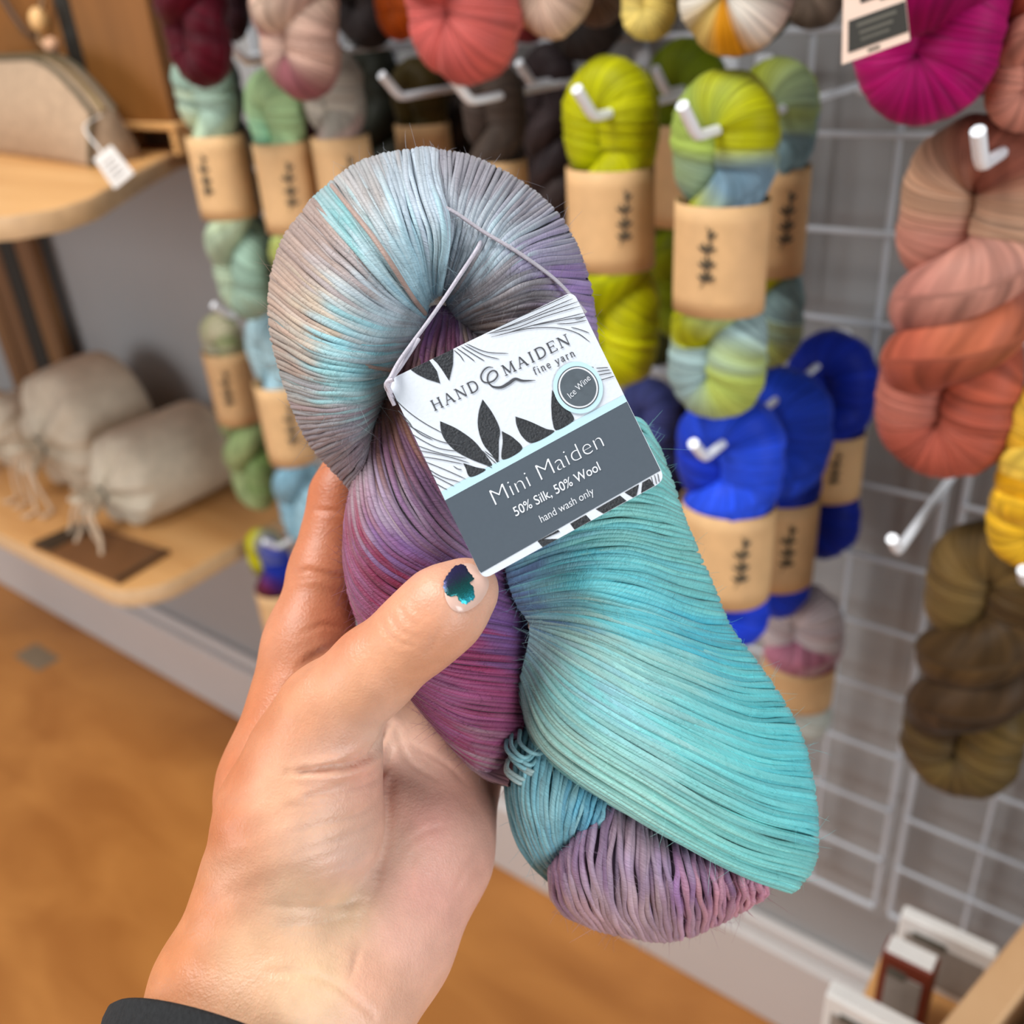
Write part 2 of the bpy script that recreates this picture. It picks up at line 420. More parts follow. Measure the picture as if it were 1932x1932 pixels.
CH = [(184, 184, 0), (174, 176, 0), (190, 188, 2), (170, 174, 0)]
GR = [(168, 186, 158), (182, 190, 140), (150, 176, 160), (196, 196, 150), (140, 168, 150)]
GB = [(150, 190, 196), (168, 178, 96), (86, 146, 168), (172, 206, 150), (128, 196, 166)]
_l, _p, _b = (172, 174, 10), (150, 176, 176), (116, 146, 164)
MX = [_p, _l, (160, 180, 120), _b, _l, _b, _l, (150, 172, 80), _p, _l, _b, _l, _p, (170, 186, 90)]
PE = [(168, 84, 66), (176, 88, 66), (172, 92, 64), (176, 116, 104), (190, 134, 118), (196, 154, 126), (136, 76, 60), (192, 150, 122), (184, 124, 108), (176, 116, 106), (178, 98, 70), (166, 84, 64), (180, 106, 90), (160, 78, 62)]
BL = [(30, 66, 214), (24, 54, 190), (40, 80, 226), (18, 46, 170)]
S1 = 'kraft sleeved skeins hanging on the wire grid'
SKEINS = [
 # label, px, ytop, ybot, Y, width px, colours, kwargs
 ('pale sage green skein in a kraft sleeve, nearest the upper wooden shelf', 368, 75, 585, -.20, 128, GR, dict(sleeve=(252, 402), group=S1, seed=1, pxb=392, sketch=.25)),
 ('mottled aqua and lime skein in a kraft sleeve, just above the mint loop', 505, 128, 590, -.20, 126, GB, dict(sleeve=(265, 428), group=S1, seed=2, pxb=505, sketch=.85)),
 ('grey and wine red speckled skein in a kraft sleeve', 652, 80, 560, -.19, 128, [(126, 122, 112), (150, 150, 140), (138, 24, 52), (164, 158, 146)], dict(sleeve=(256, 420), group=S1, seed=3, sketch=.9)),
 ('dark olive skein in a kraft sleeve, in the shadow below the coral yarn', 808, 105, 560, -.10, 118, [(84, 66, 16), (66, 54, 20), (96, 74, 18)], dict(sleeve=(232, 380), group=S1, seed=4)),
 ('dark brown skein in a kraft sleeve behind the held lavender skein', 942, 112, 560, -.20, 126, [(78, 66, 58), (62, 50, 44), (92, 74, 50), (70, 58, 56)], dict(sleeve=(300, 450), group=S1, seed=5, sketch=.8)),
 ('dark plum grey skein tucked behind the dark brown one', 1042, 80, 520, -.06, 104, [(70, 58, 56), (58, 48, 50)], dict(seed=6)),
 ('solid chartreuse skein in a kraft sleeve, front on its hook', 1148, 104, 728, -.225, 186, CH, dict(sleeve=(312, 500), group=S1, seed=7, pxb=1160, sketch=.78)),
 ('shaded chartreuse skein hanging behind the front one', 1290, 70, 640, -.07, 150, [(120, 132, 8), (104, 120, 10)], dict(seed=8, sleeve=(230, 420), group=S1, sketch=None)),  # darker than the front chartreuse: rear shade is in the yarn colour
 ('lime and pale blue skein in a kraft sleeve, front on its hook', 1372, 128, 780, -.245, 196, MX, dict(sleeve=(376, 574), group=S1, seed=9, pxb=1310, sketch=.12)),
 ('lime and slate blue skein in a kraft sleeve, behind the front lime one', 1452, 108, 696, -.15, 152, [(196, 200, 12), (120, 148, 154), (176, 186, 20), (140, 170, 172)], dict(sleeve=(312, 512), group=S1, seed=10, sketch=.8)),
 ('royal blue skein in a kraft sleeve, front of the three', 1382, 742, 1215, -.215, 196, BL, dict(sleeve=(945, 1110), group=S1, seed=11, pxb=1366, sketch=.72)),
 ('royal blue skein in a kraft sleeve, middle of the three', 1462, 690, 1165, -.125, 180, BL, dict(sleeve=(925, 1085), group=S1, seed=12, sketch=.7)),
 ('royal blue skein in a kraft sleeve, rearmost of the three', 1556, 622, 1052, -.04, 156, [(14, 36, 140), (20, 44, 160)], dict(sleeve=(805, 925), group=S1, seed=13, sketch=.6)),  # darker blue than its neighbours: rear shade put into the dye colours
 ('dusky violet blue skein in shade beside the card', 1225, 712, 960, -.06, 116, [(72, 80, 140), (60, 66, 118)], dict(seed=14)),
 ('green and cream skein in a kraft sleeve, beside the drawstring bags', 452, 600, 945, -.13, 100, [(132, 158, 96), (196, 190, 160), (120, 148, 84), (164, 182, 128)], dict(sleeve=(665, 790), group=S1, seed=15, sketch=.6)),
 ('ice blue skein in a kraft sleeve, left of the gripping fingers', 545, 600, 1012, -.16, 108, [(150, 188, 202), (128, 172, 192), (168, 200, 208)], dict(sleeve=(725, 862), group=S1, seed=16, sketch=1.0)),
 ('blue and yellow skein in a kraft sleeve, lowest beside the index finger', 528, 1010, 1262, -.14, 92, [(120, 60, 20), (84, 22, 50), (150, 80, 20), (90, 26, 50), (24, 48, 160), (196, 190, 10), (60, 30, 80), (150, 80, 20), (84, 22, 50), (120, 60, 20)], dict(sleeve=(1112, 1205), group=S1, seed=17, sketch=1.0)),
 ('white and raspberry pink skein in a kraft sleeve, below the blue ones', 1506, 1100, 1395, -.10, 148, [(206, 206, 200), (186, 120, 140), (216, 206, 208), (150, 44, 80), (196, 200, 190)], dict(sleeve=(1240, 1312), group=S1, seed=18, sketch=None)),
 ('deep maroon skein, bottom loop only, above the sage green one', 292, -330, 168, -.27, 146, [(78, 6, 24), (64, 6, 22)], dict(seed=19, pxb=292)),
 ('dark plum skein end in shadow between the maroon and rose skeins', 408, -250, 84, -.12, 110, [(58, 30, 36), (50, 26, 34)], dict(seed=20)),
 ('rose and beige mottled skein, bottom loop above the aqua one', 545, -330, 192, -.25, 178, [(190, 156, 140), (170, 96, 104), (206, 178, 158), (186, 150, 134), (150, 90, 96)]*4, dict(seed=21)),
 ('coral red skein, large bottom loop at the top edge', 866, -420, 160, -.26, 246, [(190, 84, 80), (176, 72, 70), (200, 96, 90)], dict(seed=22, nstr=.8)),
 ('bright orange skein end peeking out left of the coral one', 738, -300, 78, -.18, 100, [(200, 92, 20), (190, 84, 20)], dict(seed=23)),
 ('taupe and blush skein end, right of the coral one', 1035, -330, 76, -.24, 168, [(184, 162, 146), (166, 148, 136), (200, 170, 150)], dict(seed=24)),
 ('dark red skein end behind the taupe one', 985, -300, 84, -.15, 140, [(130, 40, 44), (110, 36, 40)], dict(seed=25)),
 ('cream and butter yellow small skein end at the top edge', 1225, -300, 78, -.22, 112, [(236, 212, 120), (240, 232, 210), (226, 196, 90)], dict(seed=26)),
 ('white, gold and grey speckled skein, large loop at the top edge', 1394, -400, 108, -.25, 226, [(226, 220, 206), (216, 150, 20), (124, 106, 84), (226, 222, 214), (206, 170, 80), (110, 96, 80), (228, 222, 210), (210, 140, 16), (190, 160, 90)]*4, dict(seed=27, nstr=.8)),
 ('greyish brown skein end right of the gold speckled one', 1545, -300, 58, -.12, 120, [(124, 106, 90), (104, 88, 76)], dict(seed=28)),
 ('magenta skein with a card tag, beside the gold speckled one', 1768, -420, 238, -.26, 262, [(150, 4, 84), (164, 10, 96), (136, 4, 74)], dict(seed=29, nstr=.8)),
 ('shadowed magenta skein end behind the front magenta one', 1880, -300, 180, -.15, 150, [(110, 8, 52), (96, 6, 48)], dict(seed=30)),  # shade of the rear spot is put into this darker magenta
 ('terracotta skein end at the frame corner beside the magenta one', 1972, -330, 250, -.24, 150, [(184, 112, 96), (150, 70, 50), (196, 130, 112)], dict(seed=31)),
 ('big peach and terracotta twisted skein without a sleeve', 1872, 212, 905, -.225, 258, PE, dict(seed=32, pxb=1800, turns=1.0, nstr=.7, ring=.235)),
 ('butter yellow skein at the frame edge below the peach one', 1975, 700, 1080, -.22, 170, [(226, 176, 40), (236, 198, 80), (206, 150, 20)], dict(seed=33, nstr=.8)),
 ('grey taupe skein end between the blush and the cream skeins', 1128, -300, 52, -.17, 130, [(150, 132, 120), (128, 112, 104)], dict(seed=35)),
 ('near black green skein in shadow between the bare hook and the speckled wine skein', 722, 70, 545, -.045, 120, [(40, 42, 34), (50, 50, 40)], dict(seed=40)),  # filler skeins start here: added near-black yarn that darkens the shaded gaps
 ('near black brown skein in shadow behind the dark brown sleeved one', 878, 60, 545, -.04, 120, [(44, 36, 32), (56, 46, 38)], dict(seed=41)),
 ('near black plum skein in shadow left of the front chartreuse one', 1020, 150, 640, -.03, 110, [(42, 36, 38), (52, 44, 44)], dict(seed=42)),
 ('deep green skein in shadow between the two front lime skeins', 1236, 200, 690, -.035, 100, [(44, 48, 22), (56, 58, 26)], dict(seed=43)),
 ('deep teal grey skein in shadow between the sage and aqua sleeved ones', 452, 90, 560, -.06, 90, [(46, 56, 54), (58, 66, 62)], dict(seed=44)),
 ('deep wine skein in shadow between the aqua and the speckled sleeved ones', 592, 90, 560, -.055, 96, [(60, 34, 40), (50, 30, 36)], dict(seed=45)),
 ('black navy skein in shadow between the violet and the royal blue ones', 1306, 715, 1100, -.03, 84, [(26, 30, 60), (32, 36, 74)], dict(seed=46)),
 ('dark moss skein end in shadow below the gold speckled skein', 1420, -260, 96, -.10, 170, [(70, 74, 20), (60, 60, 24)], dict(seed=36)),  # dark filler ends added to blacken the shaded gaps of the top row
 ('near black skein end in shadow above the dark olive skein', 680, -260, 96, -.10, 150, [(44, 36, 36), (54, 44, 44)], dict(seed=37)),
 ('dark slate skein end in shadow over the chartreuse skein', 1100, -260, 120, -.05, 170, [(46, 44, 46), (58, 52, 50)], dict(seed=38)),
 ('olive brown twisted skein, lowest at the frame edge', 1898, 985, 1525, -.19, 218, [(96, 76, 40), (74, 54, 30), (110, 88, 50), (64, 46, 28)], dict(seed=34, pxb=1892, nstr=.7, turns=1.0, ring=.23)),
]
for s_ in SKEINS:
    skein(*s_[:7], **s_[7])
# second_tag
tq = [onY(*p, -.315) for p in ((1592, -60), (1698, -96), (1716, 76), (1588, 122))]
t = thing('yarn_tag', 'black and white card tag hanging on the magenta skein at the top edge', 'tag', tuple(tq[3]))
nn = np.cross(tq[1]-tq[0], tq[3]-tq[0]); nn /= np.linalg.norm(nn)
if nn[1] > 0: nn = -nn
def bil(u, v, k=0): return (tq[0]*(1-u)+tq[1]*u)*(1-v)+(tq[3]*(1-u)+tq[2]*u)*v+nn*k
def quads(name, L, k, mat):
    V, F = [], []
    for (a, b, c, e) in L:
        o_ = len(V); V += [bil(a, b, k), bil(c, b, k), bil(c, e, k), bil(a, e, k)]; F.append([o_, o_+1, o_+2, o_+3])
    return mk(name, V, F, mat, t, False)
VV = [bil(0, 0), bil(1, 0), bil(1, 1), bil(0, 1)]; VV += [v-nn*.0009 for v in VV]
mk('card', VV, [[0, 1, 2, 3], [7, 6, 5, 4]]+[[i, 4+i, 4+(i+1) % 4, (i+1) % 4] for i in range(4)], plain('blush_card', (232, 206, 188), .5), t, False)
quads('black_band', [(.10, .56, 1, .90), (.30, .05, .55, .42), (.62, .2, .8, .46)], .0003, plain('black_print', (40, 38, 30), .5))
quads('grey_lines', [(.24, .62, .86, .66), (.28, .71, .8, .745), (.3, .79, .74, .82)], .0005, plain('grey_print_line', (92, 90, 80), .6))
quads('small_print', [(.40, .935, .58, .965)], .0003, M_INK)
HOOKS = [('white hook through the blue and yellow skein', 522, 1034, -.17), ('white hook through the front chartreuse skein', 1117, 222, -.266), ('white hook through the front lime and pale blue skein', 1312, 258, -.29),
 ('bare white hook below the coral loop', 752, 184, -.20), ('white hook through the dark brown skein', 884, 192, -.25),
 ('white hook through the big peach skein', 1850, 314, -.285), ('white hook through the front royal blue skein', 1328, 866, -.268),
 ('long bare white hook below the peach skein', 1692, 1042, -.25), ('white hook through the aqua and lime skein', 462, 118, -.235),
 ('white hook under the mint loop on the left', 432, 598, -.19), ('white hook tip in the olive brown skein', 1932, 1100, -.225),
 ('white hook tip beside the shaded chartreuse skein', 1256, 176, -.115), ('white hook tip over the dark plum grey skein', 1003, 160, -.10)]
for h_ in HOOKS: hook(*h_)
# ------------------------------------------------------------------ wooden shelves on the left
def board(name, label, pts, z1, th, mat, emat):
    t = thing(name, label, 'shelf', (np.mean([p[0] for p in pts]), np.mean([p[1] for p in pts]), z1-th))
    P = np.array(pts, float); n = len(P)
    c = P.mean(0); Q = c+(P-c)*(1-.004/np.linalg.norm(P-c, axis=1, keepdims=True))
    V = np.concatenate([np.c_[P, 0*P[:, :1]+z1-th], np.c_[P, 0*P[:, :1]+z1-.0015], np.c_[Q, 0*P[:, :1]+z1]])
    mk('edge_band', V, [[i, (i+1) % n, n+(i+1) % n, n+i] for i in range(n)]+[[n+i, n+(i+1) % n, 2*n+(i+1) % n, 2*n+i] for i in range(n)], emat, t, True)
    mk('shelf_board', np.concatenate([np.c_[Q, 0*P[:, :1]+z1], np.c_[P, 0*P[:, :1]+z1-th]]), [list(range(n)), list(range(n, 2*n))[::-1]], mat, t, False)
    return t
def closed(pts, k=10):
    pts = np.array(pts, float); out = []
    m = len(pts)
    for i in range(m):
        a, b, c, d = pts[i-1], pts[i], pts[(i+1) % m], pts[(i+2) % m]
        for f in np.arange(k)/k: out.append(.5*(2*b+(c-a)*f+(2*a-5*b+4*c-d)*f**2+(3*b-a-3*c+d)*f**3))
    return np.array(out)
up = [(-1.98, .025), (-1.98, -.40), (-1.5, -.435), (-1.15, -.432), (-1.02, -.412), (-.958, -.368), (-.943, -.325), (-.965, -.275), (-1.0, -.235), (-1.075, -.15), (-1.15, -.06), (-1.19, -.01), (-1.2, .025)]
board('upper_shelf', 'pale plywood shelf with rounded end carrying the zipped canvas pouch', up, 1.12, .022, M_BIRCH, M_EDGE)
cor = [(-1.14-.0+.07*math.sin(a)+.0, -.235-.075*math.cos(a)) for a in np.linspace(0, math.pi/2, 9)]
low = [(-2.1, .025), (-2.1, -.305), (-1.6, -.312)]+cor+[(-1.075, -.06), (-1.085, .0), (-1.10, .025)]
board('lower_shelf', 'plywood shelf with rounded corner carrying the drawstring bags', low, .6, .024, M_BIRCH, M_EDGE)
for nm, lb, x0, zz in (('shelf_bracket', 'white steel bracket under the upper shelf', -1.55, 1.098), ('shelf_bracket', 'white steel bracket under the lower shelf', -1.5, .576)):
    t = thing(nm, lb, 'bracket', (x0, .03, zz-.10))
    MB().box((x0, .027, zz-.05), (.012, .003, .05), bev=.001).build('wall_plate', M_WIRE, t)
    MB().box((x0, -.09, zz-.003), (.012, .115, .003), bev=.001).build('arm', M_WIRE, t)
    MB().tube([(x0, .02, zz-.09), (x0, -.14, zz-.008)], .004, 8).build('brace', M_WIRE, t, True)

# canvas pouch
def pouch():
    b = onZ(172, 316, 1.12); a = b+(onZ(0, 291, 1.12)-b)*1.35
    ex = (b-a); Ln = np.linalg.norm(ex); ex /= Ln
    ey = np.array([-ex[1], ex[0], 0]); dp = .068; Hh = .125
    t = thing('canvas_pouch', 'oatmeal canvas zipped pouch with dark piping on the upper shelf', 'pouch', tuple((a+b)/2+ey*dp/2))
    n, m = 40, 14
    V = []; 
    def prof(u):   # height along the length: rounded shoulders
        return Hh*(1-.52*np.clip((u-.62)/.38, 0, 1)**2.1-.52*np.clip((.08-u)/.08, 0, 1)**2)
    for sd in (0, 1):
        for j in range(m):
            v = j/(m-1)
            for i in range(n):
                u = i/(n-1); h = prof(u)
                bul = .012*math.sin(math.pi*v)*math.sin(math.pi*min(1, u*1.0))
                wd = dp*(1-.55*v**1.6)
                y = (dp-wd)/2-bul if sd == 0 else (dp+wd)/2+bul
                V.append(a+ex*Ln*u+ey*y+np.array([0, 0, h*v]))
    F = []
    for sd in (0, 1):
        o = sd*n*m
        for j in range(m-1):
            for i in range(n-1):
                q = [o+j*n+i, o+j*n+i+1, o+(j+1)*n+i+1, o+(j+1)*n+i]; F.append(q if sd == 0 else q[::-1])
    o = n*m
    for j in range(m-1):
        F.append([j*n+n-1, o+j*n+n-1, o+(j+1)*n+n-1, (j+1)*n+n-1]); F.append([o+j*n, j*n, (j+1)*n, o+(j+1)*n])
    for i in range(n-1):
        F.append([(m-1)*n+i, (m-1)*n+i+1, o+(m-1)*n+i+1, o+(m-1)*n+i]); F.append([i+1, i, o+i, o+i+1])
    mk('canvas_body', V, F, M_CANVAS, t)
    V = np.array(V)
    rim0 = V[(m-1)*n:(m)*n]; rim1 = V[o+(m-1)*n:o+m*n]
    MB().tube(rim0+np.array([0, 0, .001]), .0035, 6).build('front_piping', M_PIPE, t, True)
    MB().tube(rim1+np.array([0, 0, .001]), .0035, 6).build('rear_piping', M_PIPE, t, True)
    mid = (rim0+rim1)/2
    MB().tube(mid+np.array([0, 0, .002]), .004, 6).build('zip_track', plain('brass_zip', (120, 100, 62), .4, metal=.6), t, True)
    s0 = V[n-1::n][:m]; MB().tube(s0+ex*.001, .0028, 6).build('side_seam', M_PIPE, t, True)
    # swing tag on a string
    p0 = onY(190, 218, b[1]-.012)
    tt = thing('swing_tag', 'white paper swing tag hanging from the canvas pouch by a string', 'tag', tuple(p0))
    q = np.array([onY(*p, b[1]-.13) for p in ((176, 300), (208, 274), (252, 328), (216, 357))])
    nn = np.cross(q[1]-q[0], q[3]-q[0]); nn /= np.linalg.norm(nn)
    V = np.concatenate([q, q+nn*.0012]); 
    mk('paper_card', V, [[0, 3, 2, 1], [4, 5, 6, 7]]+[[i, (i+1) % 4, 4+(i+1) % 4, 4+i] for i in range(4)], M_PAPER, tt, False)
    c2 = (q[0]+q[1])/2
    MB().tube(catmull(np.array([p0, p0*.6+c2*.4+np.array([.002, -.02, .004]), c2]), 10), .0011, 6).build('string', M_PAPER, tt, True)
    mb = MB()
    for k in range(4):
        f = .3+.16*k; A_ = q[0]+(q[3]-q[0])*f; B_ = q[1]+(q[2]-q[1])*f
        for sg in (-1, 1): mb.tube([A_+(B_-A_)*.2-nn*.0004, A_+(B_-A_)*.8-nn*.0004], .0004, 4)
    mb.build('faint_lines', plain('grey_print', (170, 168, 166), .7), tt)
pouch()

# things behind the pouch
t = thing('leather_tote', 'honey brown leather tote standing behind the canvas pouch', 'bag', (-1.62, .0, 1.12))
mbx = MB(); mbx.box((-1.56, .0105, 1.28), (.22, .016, .16), bev=.008); mbx.build('tote_body', M_HONEY, t, True)
MB().tube(catmull(np.array([(-1.56, -.018, 1.44), (-1.52, -.02, 1.33), (-1.46, -.02, 1.27), (-1.40, -.02, 1.33), (-1.385, -.018, 1.44)]), 24), .004, 6).build('handle_loop', plain('dark_leather', (70, 44, 16), .6), t, True)
MB().box((-1.362, -.0175, 1.28), (.018, .004, .158), bev=.001).build('side_strap', M_BLACK, t)
t = thing('beaded_cord', 'cream cord with a round wooden bead hanging in front of the leather tote', 'cord', tuple(onY(74, 80, -.05)))
pb = [onY(*p, -.05) for p in ((84, -60), (80, 0), (74, 40), (76, 78), (98, 92))]
MB().tube(catmull(np.array(pb), 20), .0016, 6).build('cord', plain('cream_cord', (196, 160, 120), .8), t, True)
def ball(mb, c, r, n=14, m=9, sx=1, sy=1, sz=1):
    V = [[c[0]+r*sx*math.sin(math.pi*j/(m-1))*math.cos(2*math.pi*i/n), c[1]+r*sy*math.sin(math.pi*j/(m-1))*math.sin(2*math.pi*i/n), c[2]+r*sz*math.cos(math.pi*j/(m-1))] for j in range(m) for i in range(n)]
    return mb.add(V, [[j*n+i, j*n+(i+1) % n, (j+1)*n+(i+1) % n, (j+1)*n+i] for j in range(m-1) for i in range(n)])
ball(MB(), onY(74, 38, -.05), .0125, sz=1.25).build('wooden_bead', plain('pale_bead', (232, 184, 122), .45), t, True)
ball(MB(), onY(98, 86, -.05), .011).build('end_bead', plain('pink_bead', (214, 164, 128), .5), t, True)
t = thing('plywood_crate', 'brown plywood crate on the upper shelf between the tote and the maroon yarn', 'crate', (-1.24, -.0, 1.16))
for (cx, cy, cz, hx, hy, hz, nm) in ((-1.235, -.029, 1.30, .085, .005, .14, 'front_panel'), (-1.315, .0, 1.30, .005, .023, .14, 'side_panel'), (-1.155, .0, 1.30, .005, .023, .14, 'side_panel'), (-1.235, .022, 1.30, .075, .004, .14, 'back_panel'), (-1.235, -.003, 1.165, .074, .02, .005, 'bottom_panel')):
    MB().box((cx, cy, cz), (hx, hy, hz), bev=.002).build(nm, wood('crate_ply_'+nm, (122, 78, 34), (142, 92, 42), (14, 14, 3)) if nm == 'front_panel' else M_WALNUT, t)

t = thing('wooden_riser', 'orange brown plank riser under the plywood crate on the upper shelf', 'riser', (-1.235, 0, 1.12))
MB().box((-1.235, -.006, 1.155), (.095, .034, .005), bev=.002).build('top_plank', M_BIRCH, t)
for sx in (-.085, .085): MB().box((-1.235+sx, -.006, 1.135), (.006, .032, .015), bev=.001).build('foot', M_BIRCH, t)
# brown frames leaning between the shelves
t = thing('slatted_stand', 'dark brown slatted wooden stand standing at the left edge between the shelves', 'stand', (-1.8, .0, .6))
for k, (dx, mt) in enumerate(((0, M_WALNUT), (-.062, M_BLACK), (-.124, M_WALNUT), (-.19, M_WALNUT))):
    MB().box((-1.71+dx*1.0, -.0, .85), (.028, .010, .247), bev=.002).build('slat', mt, t)
MB().box((-1.80, .018, 1.0), (.13, .006, .02), bev=.002).build('rail', M_WALNUT, t)
MB().box((-1.80, .018, .68), (.13, .006, .02), bev=.002).build('rail', M_WALNUT, t)

# drawstring bags: rolls with gathered mouths
def drawbag(label, X, Yf, Yb, r, seed):
    g = np.random.default_rng(seed); z0 = .6
    t = thing('drawstring_bag', label, 'bag', (X, (Yf+Yb)/2, z0), 'rolled drawstring bags on the lower shelf')
    prof = [(Yb, .0), (Yb-.004, .6), (Yb-.02, .95), (Yb-.05, 1), ((Yf+Yb)/2, 1.0), (Yf+.04, .99), (Yf+.014, .93), (Yf, .80), (Yf-.012, .5), (Yf-.02, .24), (Yf-.026, .13), (Yf-.034, .15), (Yf-.046, .24), (Yf-.058, .32)]
    pr = catmull(np.array([(p[0], p[1], 0) for p in prof]), 44); n = 72; q = np.arange(n)*2*math.pi/n
    V = []
    for (y, k, _) in pr:
        fold = np.clip((Yf+.02-y)/.03, 0, 1)
        w = 1+fold*.17*np.sin(11*q+1.3*np.sin(2*q+seed))+(1-fold)*.018*np.sin(3*q+y*18+seed)
        rr = r*max(k, 0)*w
        sag = 1-.05*(1-fold)
        zc = z0+r*.95-fold*r*.12
        V.append(np.stack([X+rr*np.sin(q), 0*q+y+fold*.006*np.sin(5*q), np.maximum(zc+rr*np.cos(q)*sag, z0+.0005)], 1))
    V = np.concatenate(V); m = len(pr)
    F = [[j*n+i, j*n+(i+1) % n, (j+1)*n+(i+1) % n, (j+1)*n+i] for j in range(m-1) for i in range(n)]
    mk('linen_body', V, F, M_CANVAS2, t)
    zc = z0+r*.83
    mb = MB(); q2 = np.linspace(0, 2*math.pi, 21)
    mb.tube(np.stack([X+r*.15*np.sin(q2), 0*q2+Yf-.027, zc+r*.15*np.cos(q2)], 1), .003, 6); mb.build('tie_band', plain('grey_tie%d' % seed, (112, 108, 96), .8), t, True)
    cm = plain('cream_drawcord%d' % seed, (206, 180, 152), .85)
    for k, (dx, zz) in enumerate(((-.035, -.05), (-.01, -.062), (.022, -.058), (.04, -.05))):
        e = np.array([X+dx*1.4, Yf-.06-.02*g.random(), z0+.004])
        P = catmull(np.array([(X+dx*.2, Yf-.03, zc), (X+dx*.6, Yf-.06, zc-.01), (X+dx, Yf-.066, zc-.04), e]), 12)
        c = MB().tube(P, .0028, 6).build('drawcord', cm, t, True)
        mb = MB()
        for j in range(5): mb.tube([e, e+np.array([(j-2)*.005, -.022, -.0018+.0005*j])], .0014, 5)
        mb.build('tassel', cm, c, True)
drawbag('rolled oatmeal drawstring bag nearest the sleeved skeins', -1.275, -.185, -.0, .078, 1)
drawbag('rolled oatmeal drawstring bag second from the sleeved skeins', -1.475, -.165, -.02, .108, 2)
drawbag('rolled drawstring bag mostly cut off by the left frame edge', -1.665, -.17, -.04, .066, 4)
q = np.array([(-1.341, -.296), (-1.128, -.286), (-1.137, -.196), (-1.337, -.216)])+np.array([.0, -.008])
t = thing('leather_patch', 'dark brown flat leather wallet lying on the lower shelf', 'wallet', (*q.mean(0), .6))
MB().prism(q.tolist(), .6002, .606).build('leather_cover', plain('brown_leather', (112, 72, 38), .5, .1, 40), t)
e0 = q[0]+(q[1]-q[0])*.2; e1 = q[3]+(q[2]-q[3])*.2
MB().prism([q[0].tolist(), e0.tolist(), e1.tolist(), q[3].tolist()], .6060, .6085).build('dark_end_band', plain('black_leather', (52, 38, 22), .5), t)
f0 = q[0]+(q[1]-q[0])*.96; f1 = q[3]+(q[2]-q[3])*.96
MB().prism([f0.tolist(), q[1].tolist(), q[2].tolist(), f1.tolist()], .6060, .6072).build('dark_edge', bpy.data.materials['black_leather'], t)

# crate of boxed cards, lower right
tb = thing('shading_cabinet', 'pale wooden low cabinet under the card boxes, closed body added to shade the wall', 'cabinet', (.16, -.36, 0))
MB().box((.16, -.36, .50), (.27, .16, .012), bev=.003).build('cabinet_top', M_BIRCH, tb)
MB().box((.16, -.36, .268), (.255, .148, .22), bev=.003).build('carcass', M_BIRCH, tb)  # solid body added to block window light from the lower wall
MB().box((.16, -.355, .024), (.24, .13, .024)).build('plinth', M_WALNUT, tb)
for sx in (.033, .287):
    d_ = MB().box((sx, -.515, .268), (.123, .007, .21), bev=.002).build('door', M_BIRCH, tb)
    MB().box((sx+(.095 if sx < .1 else -.095), -.527, .36), (.006, .006, .03), bev=.002).build('handle', M_WIRE, d_)
cr = thing('wooden_tray', 'pale wooden tray edge cutting the lower right corner', 'tray', (.06, -.36, .512))
pa = onZ(1945, 1728, .66); pb_ = onZ(1730, 1990, .66)
ev = pb_-pa; el = np.linalg.norm(ev); ev /= el; nv = np.array([ev[1], -ev[0], 0])
if nv[0] < 0: nv = -nv
Rm = np.stack([ev, nv, [0, 0, 1]], 1)
MB().box((pa+pb_)/2+nv*.012+np.array([0, 0, -.064]), (el/2+.02, .012, .066), Rm, .002).build('side_plank', wood('tray_wood', (196, 150, 104), (220, 178, 134), (6, 6, 40)), cr)
MB().box((pa+pb_)/2+nv*.10+np.array([0, 0, -.140]), (el/2+.02, .10, .006), Rm, .002).build('bottom_plank', M_BIRCH, cr)
MB().box((pa+pb_)/2+nv*.20+np.array([0, 0, -.064]), (el/2+.02, .008, .066), Rm, .002).build('side_plank', M_BIRCH, cr)
MB().box(pa-ev*.012+nv*.10+np.array([0, 0, -.064]), (.008, .10, .066), Rm, .002).build('end_plank', M_BIRCH, cr)
bx = thing('paper_liner', 'white paper sheet lining the wooden tray at the corner', 'paper', tuple((pa+pb_)/2+nv*.05-np.array([0, 0, .13])))
MB().box((pa+pb_)/2+nv*.105+np.array([0, 0, -.068]), (el/2+.01, .07, .062), Rm, .002).build('paper_sheet', M_PAPER, bx)
def packet(label, px, Y, th, tilt, mats, group='boxed cards beside the wooden tray'):
    """px: top-left, top-right, bottom-left corners of the front face seen on the plane Y"""
    a, b, c = [onY(*p, Y) for p in px]
    a = np.array([a[0], a[1], a[2]]); w = b-a; h = np.array([0, 0, c[2]-a[2]])
    zf = .513
    t = thing('card_box', label, 'box', (*(a+w/2)[:2], zf), group)
    W_ = np.linalg.norm(w); ex = w/W_; ex[2] = 0; ex /= np.linalg.norm(ex); n_ = np.array([-ex[1], ex[0], 0])
    zt = (a[2]+b[2])/2; Hh = zt-zf
    Rr = np.stack([ex, n_, [0, 0, 1]], 1)
    cen = np.array([*(a+w/2)[:2], zf+Hh/2])+n_*th/2
    MB().box(cen, (W_/2, th/2, Hh/2), Rr, .0015).build('carton', mats[0], t)
    MB().box(cen+np.array([0, 0, Hh/2+.0006]), (W_/2-.002, th/2-.002, .0008), Rr, .0003).build('top_flap', mats[1], t)
    MB().box(cen-n_*(th/2+.0005)+np.array([0, 0, -.004]), (W_/2-.006, .0006, Hh/2-.012), Rr, .0002).build('front_label', mats[2], t)
    MB().box(cen-n_*(th/2+.0012)+ex*(-W_*.16)+np.array([0, 0, Hh*.5-.016]), (W_*.18, .0005, .004), Rr).build('dark_slot', mats[3], t)
M_RED = plain('brick_red_card', (112, 42, 20), .6); M_GREYP = plain('grey_print_card', (150, 142, 134), .6, .12, 120); M_SLOT = plain('dark_slot_print', (92, 88, 78), .7)
